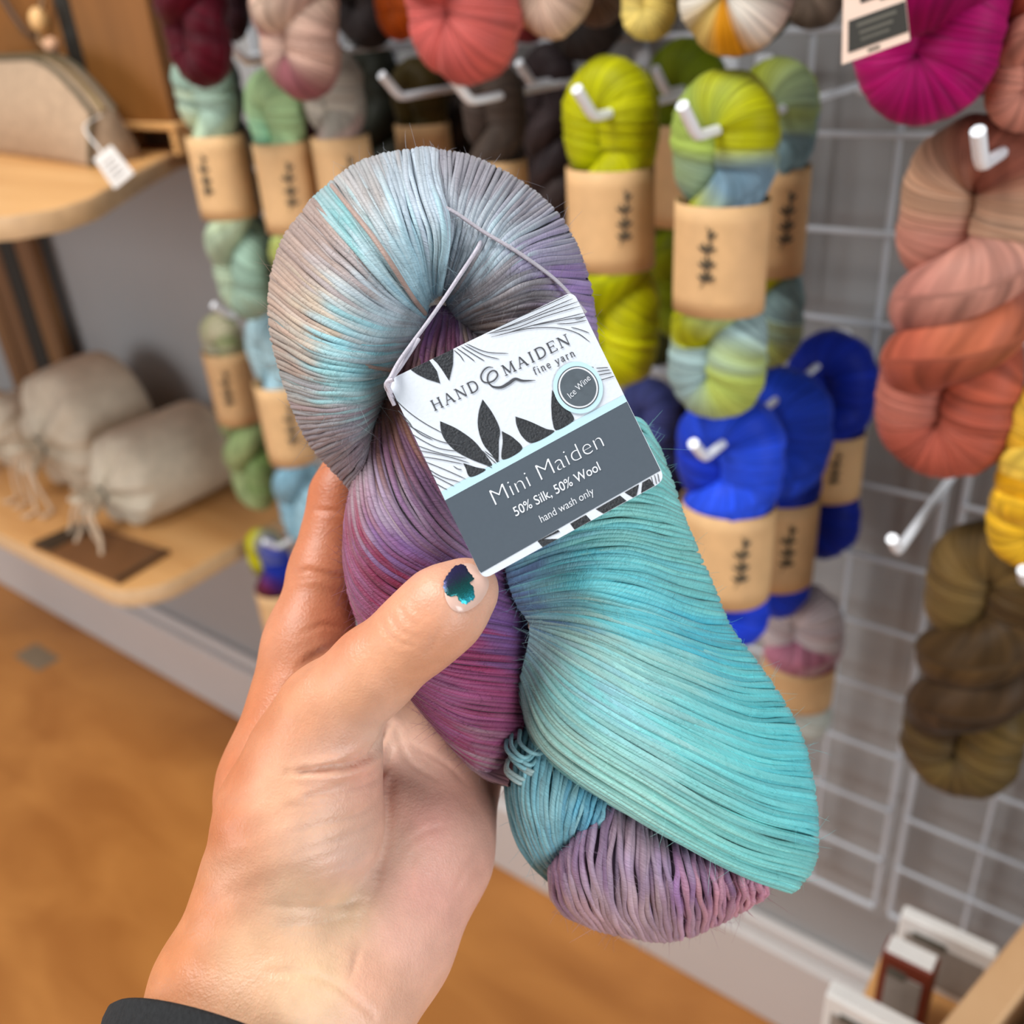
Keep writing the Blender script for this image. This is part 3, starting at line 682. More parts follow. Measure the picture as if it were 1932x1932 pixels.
packet('white card box standing behind the red edged one', ((1700, 1742), (1880, 1790), (1720, 1800)), -.225, .012, 0, (M_PAPER, M_PAPER, M_GREYP, M_SLOT))
packet('small red edged card box between the two white ones', ((1664, 1800), (1762, 1836), (1664, 1890)), -.285, .02, 0, (M_RED, M_PAPER, M_GREYP, M_SLOT))
packet('white card box nearest, at the bottom frame edge', ((1562, 1905), (1760, 1955), (1575, 1930)), -.345, .016, 0, (M_PAPER, M_PAPER, M_GREYP, M_SLOT))
# tape mark on the floor
p = onZ(70, 1240, 0)
o = MB().box((p[0], p[1], .0006), (.055, .028, .0006), bev=.0003).build('floor_tape', plain('grey_tape', (132, 112, 88), .6, .1, 60), None)
tag(o, 'small grey strip of tape stuck on the wood floor by the skirting', 'tape')
# ------------------------------------------------------------------ the held hank: every strand a tube of its own
class Lobe:
    """a bundle of strands: guide strands (photo-plane path, height profile) interpolated across the bundle"""
    def __init__(s, guides, z0, z1, h, pw=.75, m=44):
        """z0/z1/h: height at the start, at the end and the bulge between; scalar or one per guide"""
        n = len(guides); z0, z1, h = [np.broadcast_to(np.asarray(a, float), (n,)) for a in (z0, z1, h)]
        t = np.linspace(0, 1, m); G = []
        for g, a, b, hh in zip(guides, z0, z1, h):
            P = catmull(np.array([(*p, 0) for p in g]), m)
            d = np.concatenate([[0], np.cumsum(np.linalg.norm(np.diff(P[:, :2], axis=0), axis=1))]); d /= d[-1]
            P[:, 2] = a*(1-d)+b*d+hh*np.sin(math.pi*d)**pw
            G.append(P)
        s.G = np.array(G); s.n = n; s.m = m
        w = np.linalg.norm(np.diff(s.G[:, :, :2], axis=0), axis=2)
        s.width = np.percentile(w.sum(0), 88)
        gw = np.percentile(w, 88, axis=1); s.gu = np.concatenate([[0], np.cumsum(gw)])/gw.sum()
    def at(s, u):
        """u (S,) or (S,m) in 0..1 -> (S,m,3)"""
        u = np.asarray(u, float)
        if u.ndim == 1: u = np.repeat(u[:, None], s.m, 1)
        u = np.clip(u, 0, 1)
        k = np.clip(np.searchsorted(s.gu, u, 'right')-1, 0, s.n-2)
        f = ((u-s.gu[k])/(s.gu[k+1]-s.gu[k]))[..., None]
        E = np.concatenate([2*s.G[:1]-s.G[1:2], s.G, 2*s.G[-1:]-s.G[-2:-1]])
        j = np.arange(s.m)[None]
        a, b, c, e = E[k, j], E[k+1, j], E[k+2, j], E[k+3, j]
        return .5*(2*b+(c-a)*f+(2*a-5*b+4*c-e)*f**2+(3*b-a-3*c+e)*f**3)
def dye(ctrl, eps=260, pw=1.9):
    X = np.array([c[:2] for c in ctrl], float); K = np.array([lin(c[2]) for c in ctrl]); S_ = np.array([c[3] if len(c) > 3 else 1. for c in ctrl])
    def f(P):
        d = ((P[..., None, 0]-X[:, 0])**2+(P[..., None, 1]-X[:, 1])**2)/(S_**2)
        w = 1/(d+eps)**pw
        return (w[..., None]*K).sum(-2)/w.sum(-1)[..., None]
    return f
hank = thing('yarn_hank', 'twisted silk yarn hank in aqua, grey, lilac and plum held in the hand', 'yarn', tuple(to_world(fg([900, 950, 0]))))
ALLEDGE = []
def strands(name, lobe, col, px=9.4, rad=.80, layers=2, wob=.55, seed=0, back=None, core=True, label=None, n=7, cs=.14, wrap=(0, 0)):
    g = np.random.default_rng(seed)
    VV, FF, UV, CC = [], [], [], []; off = 0
    tt = np.linspace(0, 1, lobe.m)
    for L in range(layers):
        S = max(4, int(lobe.width/px))
        du = 1/S; u0 = (np.arange(S+1)+.5*(L % 2))/S
        u0 = u0[u0 <= 1]; S = len(u0)
        u = u0+g.normal(0, .22, S)*du
        w = sum(a*np.sin(2*math.pi*(fq*tt[None]+g.random((S, 1)))) for a, fq in ((.30, .6), (.22, 1.4), (.10, 3.1)))
        uu = u[:, None]+wob*du*w*g.uniform(.5, 1.5, (S, 1))
        P = lobe.at(uu)
        P[..., 2] += -L*1.15+g.normal(0, .22, (S, 1))+.22*np.sin(2*math.pi*(1.3*tt[None]+g.random((S, 1))))
        tt_ = tt
        if wrap[0]:
            a_ = P[:, 1:8][:, ::-1].copy(); a_[..., 2] = 2*P[:, :1, 2]-a_[..., 2]; P = np.concatenate([a_, P], 1); tt_ = np.concatenate([-tt[1:8][::-1], tt_])
        if wrap[1]:
            a_ = P[:, -8:-1][:, ::-1].copy(); a_[..., 2] = 2*P[:, -1:, 2]-a_[..., 2]; P = np.concatenate([P, a_], 1); tt_ = np.concatenate([tt_, 2-tt[-8:-1][::-1]])
        mm = P.shape[1]
        Q = fg(P)
        r = rad*g.uniform(.84, 1.16, (S, 1))*(1+.10*np.sin(2*math.pi*(g.uniform(2, 5, (S, 1))*tt_[None]+g.random((S, 1)))))
        V, F, uv = tube_arrays(Q, np.broadcast_to(r, (S, mm)), n)
        ofs = g.normal(0, 1, (S, 1, 2))*np.array([22, 22])
        sl = 26*np.sin(2*math.pi*(.8*tt_[None]+g.random((S, 1))))
        PP = P[..., :2]+ofs+sl[..., None]*.7
        C = col(PP)*(1+g.normal(0, cs*.6, (S, 1, 1)))*(1+cs*(smoothnoise(tt_[None]*7+g.random((S, 1))*900, seed)-.5))[..., None]
        C = np.clip(C, 0, 1)
        uv = uv.copy(); uv[:, 0] += np.repeat(g.random(S)*400, mm*n)
        VV.append(V); FF.append(F+off); UV.append(uv); CC.append(np.repeat(C.reshape(-1, 3), n, 0)); off += len(V)
        if L == 0: ALLEDGE.append((Q, C))
    if core:
        us = np.linspace(0, 1, 24); P = lobe.at(us); P[..., 2] -= 2.6; P[..., :2] = P[..., :2]*.985+P[..., :2].mean((0, 1))*.015
        V = fg(P).reshape(-1, 3); m = lobe.m
        i = np.arange(23)[:, None]*m; k = np.arange(m-1)[None]
        F = np.stack([i+k, i+k+1, i+m+k+1, i+m+k], -1).reshape(-1, 4)
        VV.append(V); FF.append(F+off); UV.append(np.zeros((len(V), 2))); CC.append(np.clip(col(P[..., :2]).reshape(-1, 3)*.8, 0, 1)); off += len(V)
    if back is not None:   # the far side of the bundle
        S = max(4, int(lobe.width/13)); u = (np.arange(S)+.5)/S
        for L in range(2):
            P = lobe.at(u if L == 0 else np.clip(u+.5/S, 0, 1)); bz, bk = back
            P[..., 2] = bz-(P[..., 2]-bz)*bk+L*1.0
            P[..., :2] = P[..., :2]*.985+P[..., :2].mean((0, 1))*.015; Q = fg(P)[:, ::2]
            V, F, uv = tube_arrays(Q, np.full((S, Q.shape[1]), .85), 5)
            C = np.clip(col(P[:, ::2, :2])*(1+g.normal(0, .1, (S, 1, 1))), 0, 1)
            VV.append(V); FF.append(F+off); UV.append(uv); CC.append(np.repeat(C.reshape(-1, 3), 5, 0)); off += len(V)
        us = np.linspace(.02, .98, 20); P = lobe.at(us); P[..., :2] = P[..., :2]*.97+P[..., :2].mean((0, 1))*.03; P[..., 2] = bz-(P[..., 2]-bz)*bk+1.4
        V = fg(P).reshape(-1, 3); m = lobe.m
        i = np.arange(19)[:, None]*m; k = np.arange(m-1)[None]
        F = np.stack([i+k, i+k+1, i+m+k+1, i+m+k], -1).reshape(-1, 4)
        VV.append(V); FF.append(F+off); UV.append(np.zeros((len(V), 2))); CC.append(np.clip(col(P[..., :2]).reshape(-1, 3)*.8, 0, 1)); off += len(V)
    o = mk(name, to_world(np.concatenate(VV)), np.concatenate(FF), M_SILK, hank, True, np.concatenate(CC), np.concatenate(UV), label=label, kind='stuff')
    return o

GREY = (152, 150, 158); PBLU = (176, 204, 216); TAN = (164, 142, 132); AQ = (128, 196, 206); LIL = (160, 142, 186); VIO = (134, 104, 164)
# --- head loop, left fan
headL = Lobe([
 [(668, 930), (690, 900), (700, 860), (712, 820)],
 [(640, 898), (668, 868), (690, 838), (708, 806)],
 [(590, 842), (630, 828), (678, 808), (712, 782)],
 [(556, 775), (610, 780), (675, 772), (722, 750)],
 [(532, 705), (600, 730), (680, 735), (738, 715)],
 [(515, 640), (600, 685), (690, 697), (756, 685)],
 [(509, 575), (590, 632), (690, 662), (772, 655)],
 [(516, 512), (600, 580), (700, 627), (788, 628)],
 [(536, 452), (615, 525), (710, 588), (796, 610)],
 [(566, 410), (640, 485), (720, 558), (800, 602)],
 [(592, 376), (660, 452), (735, 535), (802, 596)]],
 z0=[2, 1, 0, -1, -2, -2, -2, -2, -2, -1, 0], z1=[-4, -2, 2, 5, 6, 6, 5, 4, 3, 2, 1], h=[10, 15, 20, 23, 24, 25, 25, 25, 25, 24, 21])
cHL = dye([(540, 560, (176, 150, 134)), (575, 440, (160, 138, 130)), (560, 500, (170, 146, 134)), (620, 500, (168, 156, 156)), (700, 560, (180, 190, 198)), (640, 600, (176, 186, 188)),
 (720, 620, (172, 190, 198)), (600, 590, (190, 168, 146)), (570, 640, (176, 164, 150)), (620, 660, (128, 190, 200)), (680, 680, (140, 196, 206)), (640, 720, (138, 186, 190)), (730, 690, (150, 172, 180)),
 (560, 720, (150, 150, 148)), (600, 780, (146, 142, 146)), (690, 760, (142, 170, 174)), (640, 840, (134, 124, 130)), (690, 830, (128, 116, 126)), (680, 900, (128, 112, 120)), (780, 620, (150, 156, 168)), (540, 690, (166, 142, 128)), (585, 830, (140, 120, 120))])
strands('head_loop_strands', headL, cHL, px=9.6, seed=1, wrap=(1, 0), back=(-3, .85))
headM = Lobe([
 [(588, 380), (656, 458), (732, 542), (800, 600)],
 [(628, 344), (690, 430), (750, 520), (803, 588)],
 [(662, 318), (715, 410), (762, 500), (804, 580)],
 [(700, 300), (738, 390), (775, 490), (806, 572)],
 [(738, 290), (762, 380), (792, 480), (812, 565)],
 [(772, 285), (788, 370), (812, 455), (818, 560)],
 [(803, 281), (812, 350), (840, 440), (826, 555)],
 [(826, 286), (828, 345), (846, 430), (832, 552)]],
 z0=-2, z1=[3, 2, 1, -1, -3, -2, 2, 0], h=[24, 25, 26, 26, 25, 26, 28, 26])
cHM = dye([(620, 400, (150, 184, 188)), (660, 340, (178, 172, 170)), (640, 420, (132, 188, 192)), (700, 400, (178, 190, 196)), (760, 330, (176, 190, 202)), (820, 300, (178, 188, 200)), (760, 450, (178, 206, 216)), (800, 500, (172, 206, 218)), (720, 500, (176, 204, 212)), (840, 480, (172, 206, 218)), (700, 320, (168, 166, 168)), (780, 570, (150, 186, 200)), (820, 400, (182, 196, 210))])
strands('head_loop_strands', headM, cHM, px=10, seed=2, wrap=(1, 0), back=(-3, .85), wob=.7)
headR = Lobe([
 [(818, 284), (828, 350), (838, 430), (834, 540)],
 [(862, 290), (852, 370), (846, 450), (836, 548)],
 [(905, 304), (875, 390), (858, 470), (838, 556)],
 [(955, 328), (908, 410), (878, 490), (842, 564)],
 [(1005, 362), (940, 430), (895, 505), (846, 572)],
 [(1048, 402), (968, 452), (908, 520), (850, 580)],
 [(1080, 450), (990, 478), (918, 535), (854, 588)],
 [(1100, 500), (1000, 510), (925, 555), (858, 596)],
 [(1114, 552), (1010, 545), (930, 575), (864, 604)],
 [(1122, 610), (1020, 588), (940, 598), (872, 614)],
 [(1128, 680), (1035, 640), (950, 630), (880, 626)],
 [(1132, 760), (1050, 710), (960, 672), (890, 640)]],
 z0=[-2, -2, -2, -2, -2, -2, -2, -2, -3, -3, -4, -5], z1=[-2, -2, -2, -2, -2, -1, 0, 0, 0, -1, -2, -4], h=[22, 22, 22, 23, 23, 23, 23, 22, 21, 20, 18, 15])
cHR = dye([(860, 320, (150, 148, 158)), (930, 340, (146, 142, 152)), (1010, 380, (144, 140, 150)), (870, 420, (172, 180, 190)), (950, 420, (168, 180, 190)), (1020, 430, (160, 164, 178)), (930, 470, (166, 186, 196)), (1070, 470, (152, 146, 168)),
 (1000, 480, (160, 152, 180)), (1060, 520, (156, 130, 184)), (1105, 590, (160, 140, 190)), (1090, 545, (150, 124, 180)), (960, 540, (140, 136, 142)), (1000, 580, (134, 130, 134)), (900, 580, (138, 134, 138)), (940, 610, (140, 124, 118)), (1050, 600, (138, 130, 136)), (850, 520, (150, 166, 178)), (1100, 700, (150, 130, 170))])
strands('head_loop_strands', headR, cHR, px=9.6, seed=3, wrap=(1, 0), back=(-4, .85))
# --- little plum stretch under the pinch
inner = Lobe([
 [(806, 590), (780, 640), (758, 700), (742, 760)],
 [(822, 580), (802, 640), (790, 700), (780, 770)],
 [(842, 582), (832, 640), (826, 700), (820, 770)],
 [(860, 588), (862, 640), (866, 700), (866, 770)],
 [(874, 596), (884, 640), (900, 690), (910, 760)],
 [(888, 606), (912, 640), (936, 680), (955, 740)]], z0=[-2, -3, -3, -3, -3, -4], z1=[9, 10, 10, 9, 6, 2], h=[6, 8, 9, 9, 8, 6])
cIN = dye([(780, 650, (124, 88, 104)), (830, 620, (116, 68, 112)), (840, 670, (116, 54, 92)), (865, 650, (116, 66, 96)), (885, 620, (150, 140, 148)), (920, 650, (146, 124, 116)), (790, 690, (120, 84, 84)), (850, 600, (110, 66, 120))])
strands('inner_strands', inner, cIN, px=10.5, seed=4, back=None)
# --- plum and lilac ply down the left
plum = Lobe([[*g_[:-1], (g_[-1][0]+(16 if 3 < k_ < 16 else 6), g_[-1][1])] for k_, g_ in enumerate([
 [(748, 720), (800, 800), (870, 900), (930, 985), (960, 1040)],
 [(738, 735), (780, 830), (840, 930), (900, 1010), (962, 1062)],
 [(728, 752), (745, 850), (790, 950), (860, 1030), (964, 1092)],
 [(716, 772), (713, 870), (745, 970), (820, 1048), (966, 1115)],
 [(702, 798), (690, 900), (712, 990), (790, 1062), (968, 1135)],
 [(686, 836), (672, 930), (692, 1020), (775, 1090), (972, 1160)],
 [(672, 885), (660, 970), (684, 1062), (775, 1132), (978, 1186)],
 [(661, 935), (653, 1020), (682, 1105), (780, 1172), (985, 1210)],
 [(653, 985), (654, 1068), (690, 1150), (800, 1212), (992, 1238)],
 [(650, 1035), (662, 1115), (712, 1190), (825, 1245), (994, 1265)],
 [(654, 1085), (682, 1165), (745, 1228), (850, 1275), (992, 1292)],
 [(664, 1135), (705, 1210), (775, 1268), (868, 1308), (988, 1322)],
 [(680, 1178), (735, 1255), (805, 1310), (882, 1345), (982, 1356)],
 [(705, 1222), (768, 1298), (830, 1350), (896, 1380), (974, 1390)],
 [(740, 1268), (800, 1342), (852, 1388), (905, 1412), (966, 1424)],
 [(780, 1318), (830, 1380), (872, 1420), (915, 1444), (962, 1456)],
 [(820, 1362), (858, 1412), (892, 1448), (925, 1470), (962, 1486)]])],
 z0=[8, 6, 3, 0, -2, -3, -4, -4, -4, -4, -4, -4, -5, -6, -7, -9, -11], z1=[2, 0, -2, -4, -5, -5, -6, -6, -6, -6, -6, -6, -7, -8, -9, -11, -13],
 h=[8, 13, 18, 22, 24, 25, 25, 25, 25, 25, 25, 24, 22, 19, 16, 12, 7])
cPL = dye([(750, 760, (137, 93, 78)), (735, 830, (143, 99, 93)), (780, 860, (135, 93, 122)), (700, 860, (143, 110, 113)), (700, 930, (166, 148, 156)), (760, 950, (160, 138, 163)), (820, 950, (137, 102, 139)), (740, 1010, (158, 138, 159)), (850, 1020, (147, 118, 148)), (680, 960, (151, 120, 135)),
 (662, 960, (133, 46, 70)), (672, 1030, (128, 34, 65)), (700, 1070, (128, 40, 72)), (740, 1110, (131, 42, 78)), (720, 1045, (124, 91, 139)), (780, 1060, (128, 95, 150)), (860, 1075, (116, 85, 135)), (655, 1040, (128, 67, 96)), (670, 1100, (131, 73, 109)), (720, 1150, (133, 65, 102)), (680, 1150, (126, 53, 87)),
 (820, 1130, (122, 77, 130)), (950, 1110, (108, 69, 119)), (960, 1180, (116, 79, 139)), (920, 1170, (120, 85, 139)), (880, 1215, (151, 48, 91)), (970, 1230, (114, 73, 122)), (900, 1250, (158, 67, 109)), (960, 1280, (156, 71, 113)), (860, 1290, (156, 75, 119)), (800, 1260, (135, 75, 111)), (960, 1330, (139, 65, 107)), (860, 1340, (147, 77, 120)),
 (920, 1350, (145, 71, 109)), (880, 1395, (145, 59, 98)), (950, 1390, (139, 61, 102)), (930, 1430, (147, 97, 119)), (900, 1440, (156, 128, 137)), (950, 1460, (145, 114, 122))])
strands('plum_ply_strands', plum, cPL, px=9.2, seed=5, wrap=(1, 0), back=(-5, .82))
# --- big turquoise ply
turq = Lobe([
 [(935, 960), (1030, 870), (1130, 810), (1200, 790), (1240, 840)],
 [(940, 1000), (1040, 920), (1140, 880), (1220, 880), (1268, 915)],
 [(948, 1035), (1050, 980), (1150, 950), (1235, 955), (1288, 975)],
 [(956, 1070), (1060, 1028), (1165, 1010), (1260, 1028), (1315, 1040)],
 [(964, 1102), (1075, 1070), (1185, 1068), (1285, 1098), (1346, 1112)],
 [(974, 1130), (1085, 1112), (1205, 1130), (1310, 1168), (1374, 1180)],
 [(986, 1152), (1095, 1146), (1222, 1180), (1340, 1222), (1412, 1232)],
 [(998, 1166), (1105, 1178), (1240, 1230), (1370, 1280), (1452, 1288)],
 [(1004, 1178), (1112, 1212), (1255, 1278), (1395, 1334), (1486, 1340)],
 [(1004, 1190), (1114, 1248), (1264, 1324), (1414, 1386), (1512, 1396)],
 [(1002, 1204), (1110, 1282), (1268, 1368), (1424, 1438), (1527, 1452)],
 [(999, 1220), (1098, 1312), (1264, 1410), (1426, 1488), (1537, 1512)],
 [(995, 1238), (1080, 1342), (1252, 1450), (1420, 1536), (1541, 1568)],
 [(990, 1258), (1060, 1372), (1232, 1486), (1404, 1580), (1538, 1618)],
 [(985, 1280), (1042, 1400), (1210, 1514), (1384, 1612), (1522, 1652)],
 [(980, 1302), (1030, 1420), (1190, 1532), (1366, 1632), (1492, 1682)],
 [(978, 1316), (1032, 1432), (1186, 1534), (1360, 1622), (1478, 1668)]],
 z0=[-4, -2, 2, 4, 5, 5, 4, 4, 4, 4, 4, 4, 4, 4, 3, 0, -6], z1=[-6, -5, -4, -4, -4, -4, -4, -4, -4, -4, -4, -4, -4, -4, -4, -3, -7],
 h=[16, 20, 23, 24, 25, 25, 24, 24, 24, 24, 24, 24, 24, 23, 21, 17, 10])
cTQ = dye([(1270, 950, (132, 208, 206)), (1200, 960, (142, 212, 206)), (1120, 1000, (132, 202, 200)), (1050, 1040, (125, 185, 196)), (980, 1080, (98, 124, 168)), (985, 1120, (96, 134, 174)), (1040, 1100, (117, 190, 204)), (1010, 1060, (106, 154, 184)), (1100, 1090, (104, 200, 212)), (1180, 1060, (119, 208, 214)), (1290, 1030, (138, 216, 212)),
 (1150, 1130, (113, 204, 212)), (1050, 1150, (127, 185, 200)), (1200, 1160, (104, 202, 214)), (1300, 1180, (86, 194, 212)), (1370, 1220, (90, 198, 212)), (1340, 1120, (125, 212, 212)), (1030, 1200, (152, 187, 190)), (1100, 1200, (159, 202, 196)), (1180, 1250, (161, 212, 206)), (1280, 1260, (152, 212, 208)),
 (1400, 1300, (113, 212, 216)), (1460, 1340, (102, 210, 216)), (1100, 1300, (125, 202, 204)), (1030, 1290, (140, 190, 186)), (1200, 1340, (142, 204, 208)), (1160, 1310, (142, 196, 206)), (1300, 1360, (125, 210, 212)), (1420, 1420, (113, 212, 214)), (1500, 1420, (98, 206, 214)),
 (1050, 1390, (155, 194, 184)), (1130, 1430, (155, 210, 202)), (1240, 1420, (152, 208, 206)), (1340, 1450, (132, 210, 208)), (1450, 1500, (119, 214, 216)), (1520, 1540, (106, 208, 214)), (1200, 1490, (159, 214, 204)), (1320, 1560, (142, 214, 206)), (1440, 1600, (127, 212, 208)), (1500, 1650, (123, 208, 206))])
strands('turquoise_ply_strands', turq, cTQ, px=9.6, rad=.84, seed=6, wrap=(0, 1), back=(-5, .85), wob=.8)
# --- teal end at the lower left
teal = Lobe([
 [(968, 1352), (954, 1470), (966, 1560), (1000, 1625), (1036, 1660)],
 [(984, 1356), (966, 1475), (982, 1560), (1012, 1622), (1042, 1655)],
 [(1004, 1370), (988, 1490), (1002, 1565), (1024, 1618), (1050, 1648)],
 [(1026, 1400), (1012, 1505), (1022, 1568), (1038, 1612), (1060, 1638)],
 [(1052, 1432), (1042, 1520), (1044, 1572), (1054, 1604), (1074, 1624)],
 [(1096, 1462), (1076, 1536), (1070, 1576), (1074, 1596), (1092, 1606)],
 [(1150, 1500), (1138, 1540), (1118, 1574), (1106, 1586), (1114, 1590)]],
 z0=[-14, -10, -7, -5, -4, -3, -2], z1=[-16, -13, -11, -9, -8, -7, -6], h=[9, 13, 16, 17, 17, 15, 11])
cTE = dye([(965, 1480, (118, 176, 190)), (1000, 1520, (138, 196, 206)), (1050, 1520, (142, 190, 198)), (1020, 1600, (120, 186, 200)), (1090, 1530, (96, 170, 196)), (980, 1580, (110, 172, 190)), (1100, 1560, (100, 160, 184))])
strands('teal_end_strands', teal, cTE, px=11, rad=.86, seed=7, wrap=(1, 0), back=(-14, .6))
curls = []
for k in range(9):
    x, y = 962+rng.uniform(0, 40), 1392+k*7
    a = rng.uniform(14, 26)
    P = catmull(np.array([(x-6, y-14, -1), (x-8+rng.uniform(-4, 3), y+8, 4), (x+a*.5, y+26, 7), (x+a*1.3, y+30, 6), (x+a*1.9, y+18, 3), (x+a*1.7, y+44, 2)]), 26)
    curls.append(fg(P))
V, F, uv = tube_arrays(np.array(curls), np.full((9, 26), .64), 7)
mk('curled_strands', to_world(V), F, M_SILK, hank, True, np.repeat(np.repeat(np.array([lin((140, 192, 200))]*5+[lin((168, 194, 194))]*4), 26, 0), 7, 0), uv, kind='stuff')
# --- lilac pink tail loop
tail = Lobe([
 [(1050, 1612), (1040, 1645), (1044, 1690), (1066, 1722), (1092, 1735)],
 [(1062, 1585), (1052, 1640), (1062, 1698), (1088, 1730), (1110, 1744)],
 [(1088, 1535), (1074, 1630), (1088, 1705), (1116, 1740), (1134, 1754)],
 [(1120, 1512), (1104, 1620), (1122, 1708), (1146, 1746), (1160, 1760)],
 [(1156, 1512), (1146, 1625), (1158, 1712), (1178, 1752), (1192, 1766)],
 [(1190, 1522), (1192, 1635), (1198, 1716), (1216, 1758), (1224, 1771)],
 [(1222, 1556), (1234, 1645), (1240, 1720), (1248, 1760), (1254, 1773)],
 [(1258, 1572), (1276, 1652), (1280, 1718), (1284, 1756), (1286, 1768)],
 [(1294, 1588), (1314, 1660), (1320, 1716), (1318, 1748), (1316, 1758)],
 [(1330, 1602), (1350, 1666), (1356, 1712), (1352, 1736), (1348, 1744)],
 [(1366, 1618), (1384, 1672), (1388, 1706), (1384, 1722), (1380, 1728)],
 [(1400, 1634), (1416, 1676), (1418, 1698), (1414, 1706), (1410, 1710)],
 [(1436, 1650), (1446, 1676), (1446, 1686), (1442, 1690), (1438, 1692)]],
 z0=[-6, -4, -3, -2, -2, -2, -2, -2, -2, -3, -4, -5, -8], z1=[-12, -12, -12, -12, -12, -12, -12, -12, -12, -12, -12, -12, -12], h=[6, 11, 15, 17, 18, 18, 18, 18, 17, 15, 12, 9, 4])
cTA = dye([(1140, 1690, (188, 161, 173)), (1220, 1700, (193, 167, 177)), (1200, 1580, (156, 132, 147)), (1055, 1660, (148, 113, 138)), (1080, 1600, (135, 107, 138)), (1100, 1560, (124, 99, 126)), (1110, 1660, (169, 144, 167)), (1160, 1620, (167, 146, 173)), (1180, 1700, (178, 152, 171)), (1240, 1640, (160, 136, 167)), (1250, 1740, (169, 142, 159)), (1300, 1690, (150, 113, 163)), (1290, 1620, (131, 99, 126)), (1320, 1660, (135, 99, 136)), (1340, 1700, (180, 132, 155)), (1390, 1690, (199, 144, 161)), (1430, 1680, (197, 136, 159)), (1080, 1730, (188, 148, 153)), (1140, 1740, (182, 146, 155))])
strands('tail_loop_strands', tail, cTA, px=13.6, rad=.98, seed=8, wrap=(0, 1), back=(-12, .75), wob=.95, cs=.18)
# --- loose strands lying over the loop, and the tie that holds the tag
def loose(name, pts, r, c, label=None, seed=0):
    P = catmull(np.array(pts, float), 40); g = np.random.default_rng(seed)
    Q = fg(P)[None]; V, F, uv = tube_arrays(Q, np.full((1, 40), r), 8)
    return mk(name, to_world(V), F, M_SILK, hank, True, np.repeat(np.tile(lin(c), (40, 1)), 8, 0), uv, label=label)
loose('loose_strand', [(626, 350, 2), (660, 392, 19), (700, 442, 27), (740, 500, 28), (775, 556, 19), (802, 592, 6)], .72, (176, 150, 140), 'tan strand lying across the pale blue head loop')
loose('loose_strand', [(824, 384, 24.5), (860, 402, 25), (910, 436, 24), (980, 478, 22.5), (1050, 530, 18), (1105, 590, 14)], .55, (196, 190, 200), 'pale strand lying across the right of the head loop')
loose('loose_strand', [(512, 640, -1), (560, 652, 15), (620, 668, 23.5), (690, 690, 24), (752, 700, 12)], .62, (170, 150, 140), 'tan strand lying across the left of the head loop', 3)
# fuzz of fine fibres
g = np.random.default_rng(5); hs, hc = [], []
for Q, C in ALLEDGE:
    S, m, _ = Q.shape; k = int(S*22)
    a = g.integers(0, S, k); b = np.where(g.random(k) < .55, np.clip((g.beta(.6, 3, k)*m).astype(int), 0, m-1), g.integers(0, m, k)); b = np.where(g.random(k) < .5, b, m-1-b)
    p = Q[a, b]; d = g.normal(0, 1, (k, 3)); d[:, 2] = np.abs(d[:, 2])*.7+.2
    d /= np.linalg.norm(d, axis=1, keepdims=True); e = g.normal(0, 1, (k, 3))
    L = np.minimum(g.gamma(2.0, .95, k)[:, None]+.8, 3.4)
    s_ = np.linspace(0, 1, 6)
    hs.append(np.stack([p+d*L*s+e*.9*L*s*s for s in s_], 1)); hc.append(np.clip(C[a, b]*1.15+.03, 0, 1))
hs = np.concatenate(hs); hc = np.concatenate(hc)
V, F, uv = tube_arrays(hs, np.array([.052, .052, .048, .042, .034, .018]), 3)
mk('fuzz', to_world(V), F, M_SILK, hank, True, np.repeat(np.repeat(hc, 6, 0), 3, 0), uv, kind='stuff')
